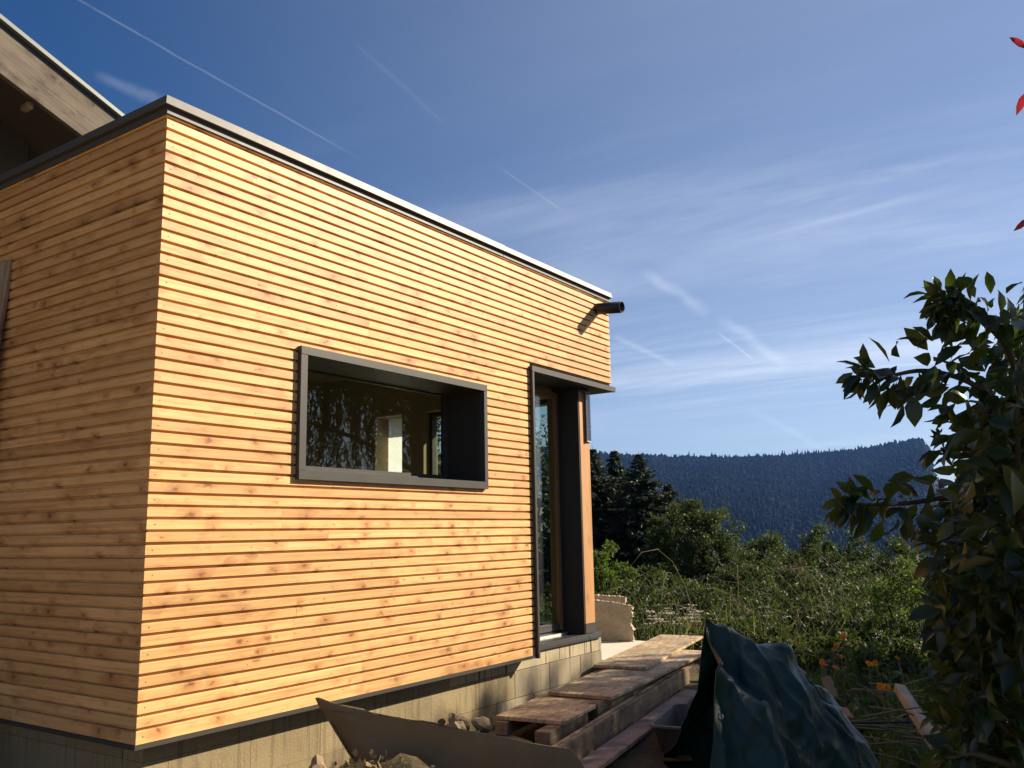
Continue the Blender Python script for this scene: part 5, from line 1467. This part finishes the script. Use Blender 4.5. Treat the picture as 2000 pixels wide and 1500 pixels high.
# ------------------------------------------------------------------ the weeping willow right of the picture: it shades the foreground
def willow():
    rng = np.random.default_rng(111)
    g = np.array([12.3, -7.3, float(gz(12.3, -7.3))])
    o = thing('weeping_willow', 'weeping willow whose hanging twigs reach in at the right edge and shade the foreground', 'tree', g)
    top = lambda xh: np.interp(xh, [-6, -3, -1, .9, 1.5, 2.2, 3.2, 4.2, 5.0, 7, 9], [-1.0, -.9, -.75, -.62, -.36, -.12, .10, .02, -.16, -.2, -.6])
    B, D_, Nn, L_ = [], [], [], []; lines = []
    for k in range(1000):
        y = rng.uniform(-7.9, -5.0); xh = rng.uniform(-5.0, 5.0); x = xh-1.243*y
        ct = top(xh)+rng.normal(0, .09); zt = ct-0.8*0-.892*y-rng.uniform(0, 1)**1.1*1.7
        ln = rng.uniform(.9, 2.1); nl = int(ln*34)
        f = np.linspace(0, 1, nl)[:, None]; sway = rng.normal(0, .12, 2)
        P = np.array([x, y, zt])+np.concatenate([sway*f**2, -ln*f], 1)
        B.append(P+rng.normal(0, .02, (nl, 3))); D_.append(norm(np.array([0, 0, -1.])+rng.normal(0, .45, (nl, 3)))); Nn.append(rand_unit(rng, nl)); L_.append(rng.uniform(.09, .17, nl))
        lines.append((P[[0, nl//2, -1]]-g, [.006, .005, .002]))
    # hanging ends that show at the right edge of the picture
    for k in range(30):
        xx, yy = rng.uniform(1955, 2060), rng.uniform(540, 640); dep_ = rng.uniform(5.0, 6.2); a = at(xx+rng.uniform(0, 50), yy, dep_); ln = rng.uniform(.35, .95); nl = int(ln*34); f = np.linspace(0, 1, nl)[:, None]
        P = a+np.concatenate([-rt[:2]*f**1.3*rng.uniform(.0, .18), -ln*f], 1)
        B.append(P); D_.append(norm(np.array([0, 0, -1.])-.5*rt+rng.normal(0, .4, (nl, 3)))); Nn.append(rand_unit(rng, nl)); L_.append(rng.uniform(.07, .13, nl)); lines.append((P[[0, nl//2, -1]]-g, [.005, .004, .002]))
    B = np.concatenate(B); L_ = np.concatenate(L_); V, Q = leaf_quads(B-g, np.concatenate(D_), np.concatenate(Nn), L_, L_*.22)
    stuff(nobj('crown', V, Q, 'leaf_willow', o)); stuff(tubes('twigs', lines, 'twig', o, 4))
    tr = [(np.array([(0, 0, -.3), (.1, .05, 1.2), (-.1, .1, 2.4), (0, 0, 3.6), (.1, 0, 4.6)]), [.24, .2, .17, .12, .06])]
    for a, l, z in ((3.0, 5.8, 3.6), (2.9, 3.4, 3.9), (0.1, 2.2, 3.6), (2.75, 6.4, 3.7), (3.3, 4.6, 3.8)):
        e = np.array([math.cos(a)*l, math.sin(a)*l*.5, z+.9]); s_ = np.array([0, 0, z]); t = np.linspace(0, 1, 8)[:, None]
        tr.append((s_*(1-t)+e*t+np.array([0, 0, .35])*np.sin(t*math.pi), np.linspace(.05, .012, 8)))
    e = at(2020, 560, 5.6)-g; s_ = np.array([0, 0, 2.6]); t = np.linspace(0, 1, 9)[:, None]
    tr.append((s_*(1-t)+e*t+np.array([0, 0, .3])*np.sin(t*math.pi), np.linspace(.07, .012, 9)))
    tubes('trunk', tr, 'bark', o, 8)


willow()


def hedge():
    """dense hedge closing the garden behind the willow (mirrored in the panes)"""
    rng = np.random.default_rng(121); b = np.array([12.0, -11.5, float(gz(12, -11.5))])
    o = thing('garden_hedge', 'dense dark hedge closing the garden beyond the willow, mirrored in the window', 'hedge', b)
    n = 26; C_ = np.stack([rng.uniform(-9, 9, 300), rng.uniform(-.6, .6, 300), rng.uniform(.2, 3.4, 300)], -1)
    B, D_, Nn, L_ = crown_leaves(rng, C_, np.full(300, .55), np.full(300, 70), .13)
    V, Q = leaf_quads(B, D_, Nn, L_, L_*.55); stuff(nobj('crown', V, Q, 'leaf_round', o))
    tubes('stems', [(np.array([(x, 0, -.3), (x+.1, 0, 1.4), (x, .1, 2.8)]), [.06, .05, .02]) for x in np.linspace(-8.5, 8.5, 18)], 'bark', o)


hedge()


def red_tree():
    """slender tree with red autumn leaves just outside the right edge; three leaves show"""
    rng = np.random.default_rng(131); b0 = at(2180, 1040, 2.4); g = np.array([b0[0], b0[1], float(gz(b0[0], b0[1]))])
    o = thing('red_leaved_tree', 'slender tree with red leaves, a few showing at the right edge above the shrub', 'tree', g)
    tips = [((2005, 96, 2.4), (1986, 80, 2.4), .055), ((2006, 178, 2.4), (1990, 212, 2.4), .065), ((2010, 425, 2.4), (1994, 440, 2.4), .05)]
    B = [at(*a) for a, _, _ in tips]; D_ = [at(*b)-at(*a) for a, b, _ in tips]; L_ = [l for _, _, l in tips]; Nn = [norm(-fw+rng.normal(0, .2, 3)) for _ in tips]
    twl = []
    axis_ = np.array([at(2190, 620, 2.4), at(2190, 300, 2.4), at(2170, -40, 2.4), at(2165, -260, 2.45)])
    for k in range(46):
        q = rng.uniform(0, 2.95); i_ = int(q); p0 = axis_[i_]+(axis_[i_+1]-axis_[i_])*(q-i_)
        a = rng.uniform(0, 6.28); d = norm(np.array([math.cos(a), math.sin(a), rng.uniform(.1, .8)])); ln = rng.uniform(.25, .6)*(1.1-q/5)
        t = np.linspace(0, 1, 8)[:, None]; P = p0+d*ln*t+np.array([0, 0, -.10])*t**2
        pxx = 1000+F_PX*((P-CAM) @ rt)/((P-CAM) @ fw)
        if pxx.min() < 2060: continue
        twl.append((P-g, np.linspace(.006, .0015, 8)))
        for j in range(15):
            f = rng.uniform(.2, 1); b_ = P[min(7, int(f*7.9))]; B.append(b_); D_.append(norm(d*.6+rng.normal(0, .6, 3)+np.array([0, 0, -.5]))); L_.append(rng.uniform(.04, .075)); Nn.append(norm(rng.normal(0, .6, 3)+np.array([0, 0, .7])))
    n = len(B); V, F2 = big_leaves(np.array(B)-g, np.array(D_), np.array(Nn), np.array(L_), np.array(L_)*.36, np.full(n, .15))
    V = V.reshape(n, -1, 3)
    for i in range(3):
        c = V[i, 0].copy(); lf = nobj('leaf', V[i]-c, [BIGF4, BIGF3], 'leaf_red', o, True); lf.location = c
    oo = (np.arange(n-3)*len(BIG))[:, None, None]
    stuff(nobj('foliage', V[3:].reshape(-1, 3), [(BIGF4[None]+oo).reshape(-1, 4), (BIGF3[None]+oo).reshape(-1, 3)], 'leaf_red', o, True))
    ln = [(np.array([(0, 0, -.2), (.02, 0, 1.2), at(2190, 300, 2.4)-g, at(2170, -40, 2.4)-g]), [.022, .018, .012, .004])]
    for (a, b_, l) in tips: ln.append((np.array([at(2185, a[1]+40, 2.4)-g, at(2080, a[1]+5, 2.4)-g, at(*a)-g]), [.006, .004, .002]))
    ln += twl
    tubes('trunk', ln, 'bark', o, 6)


red_tree()
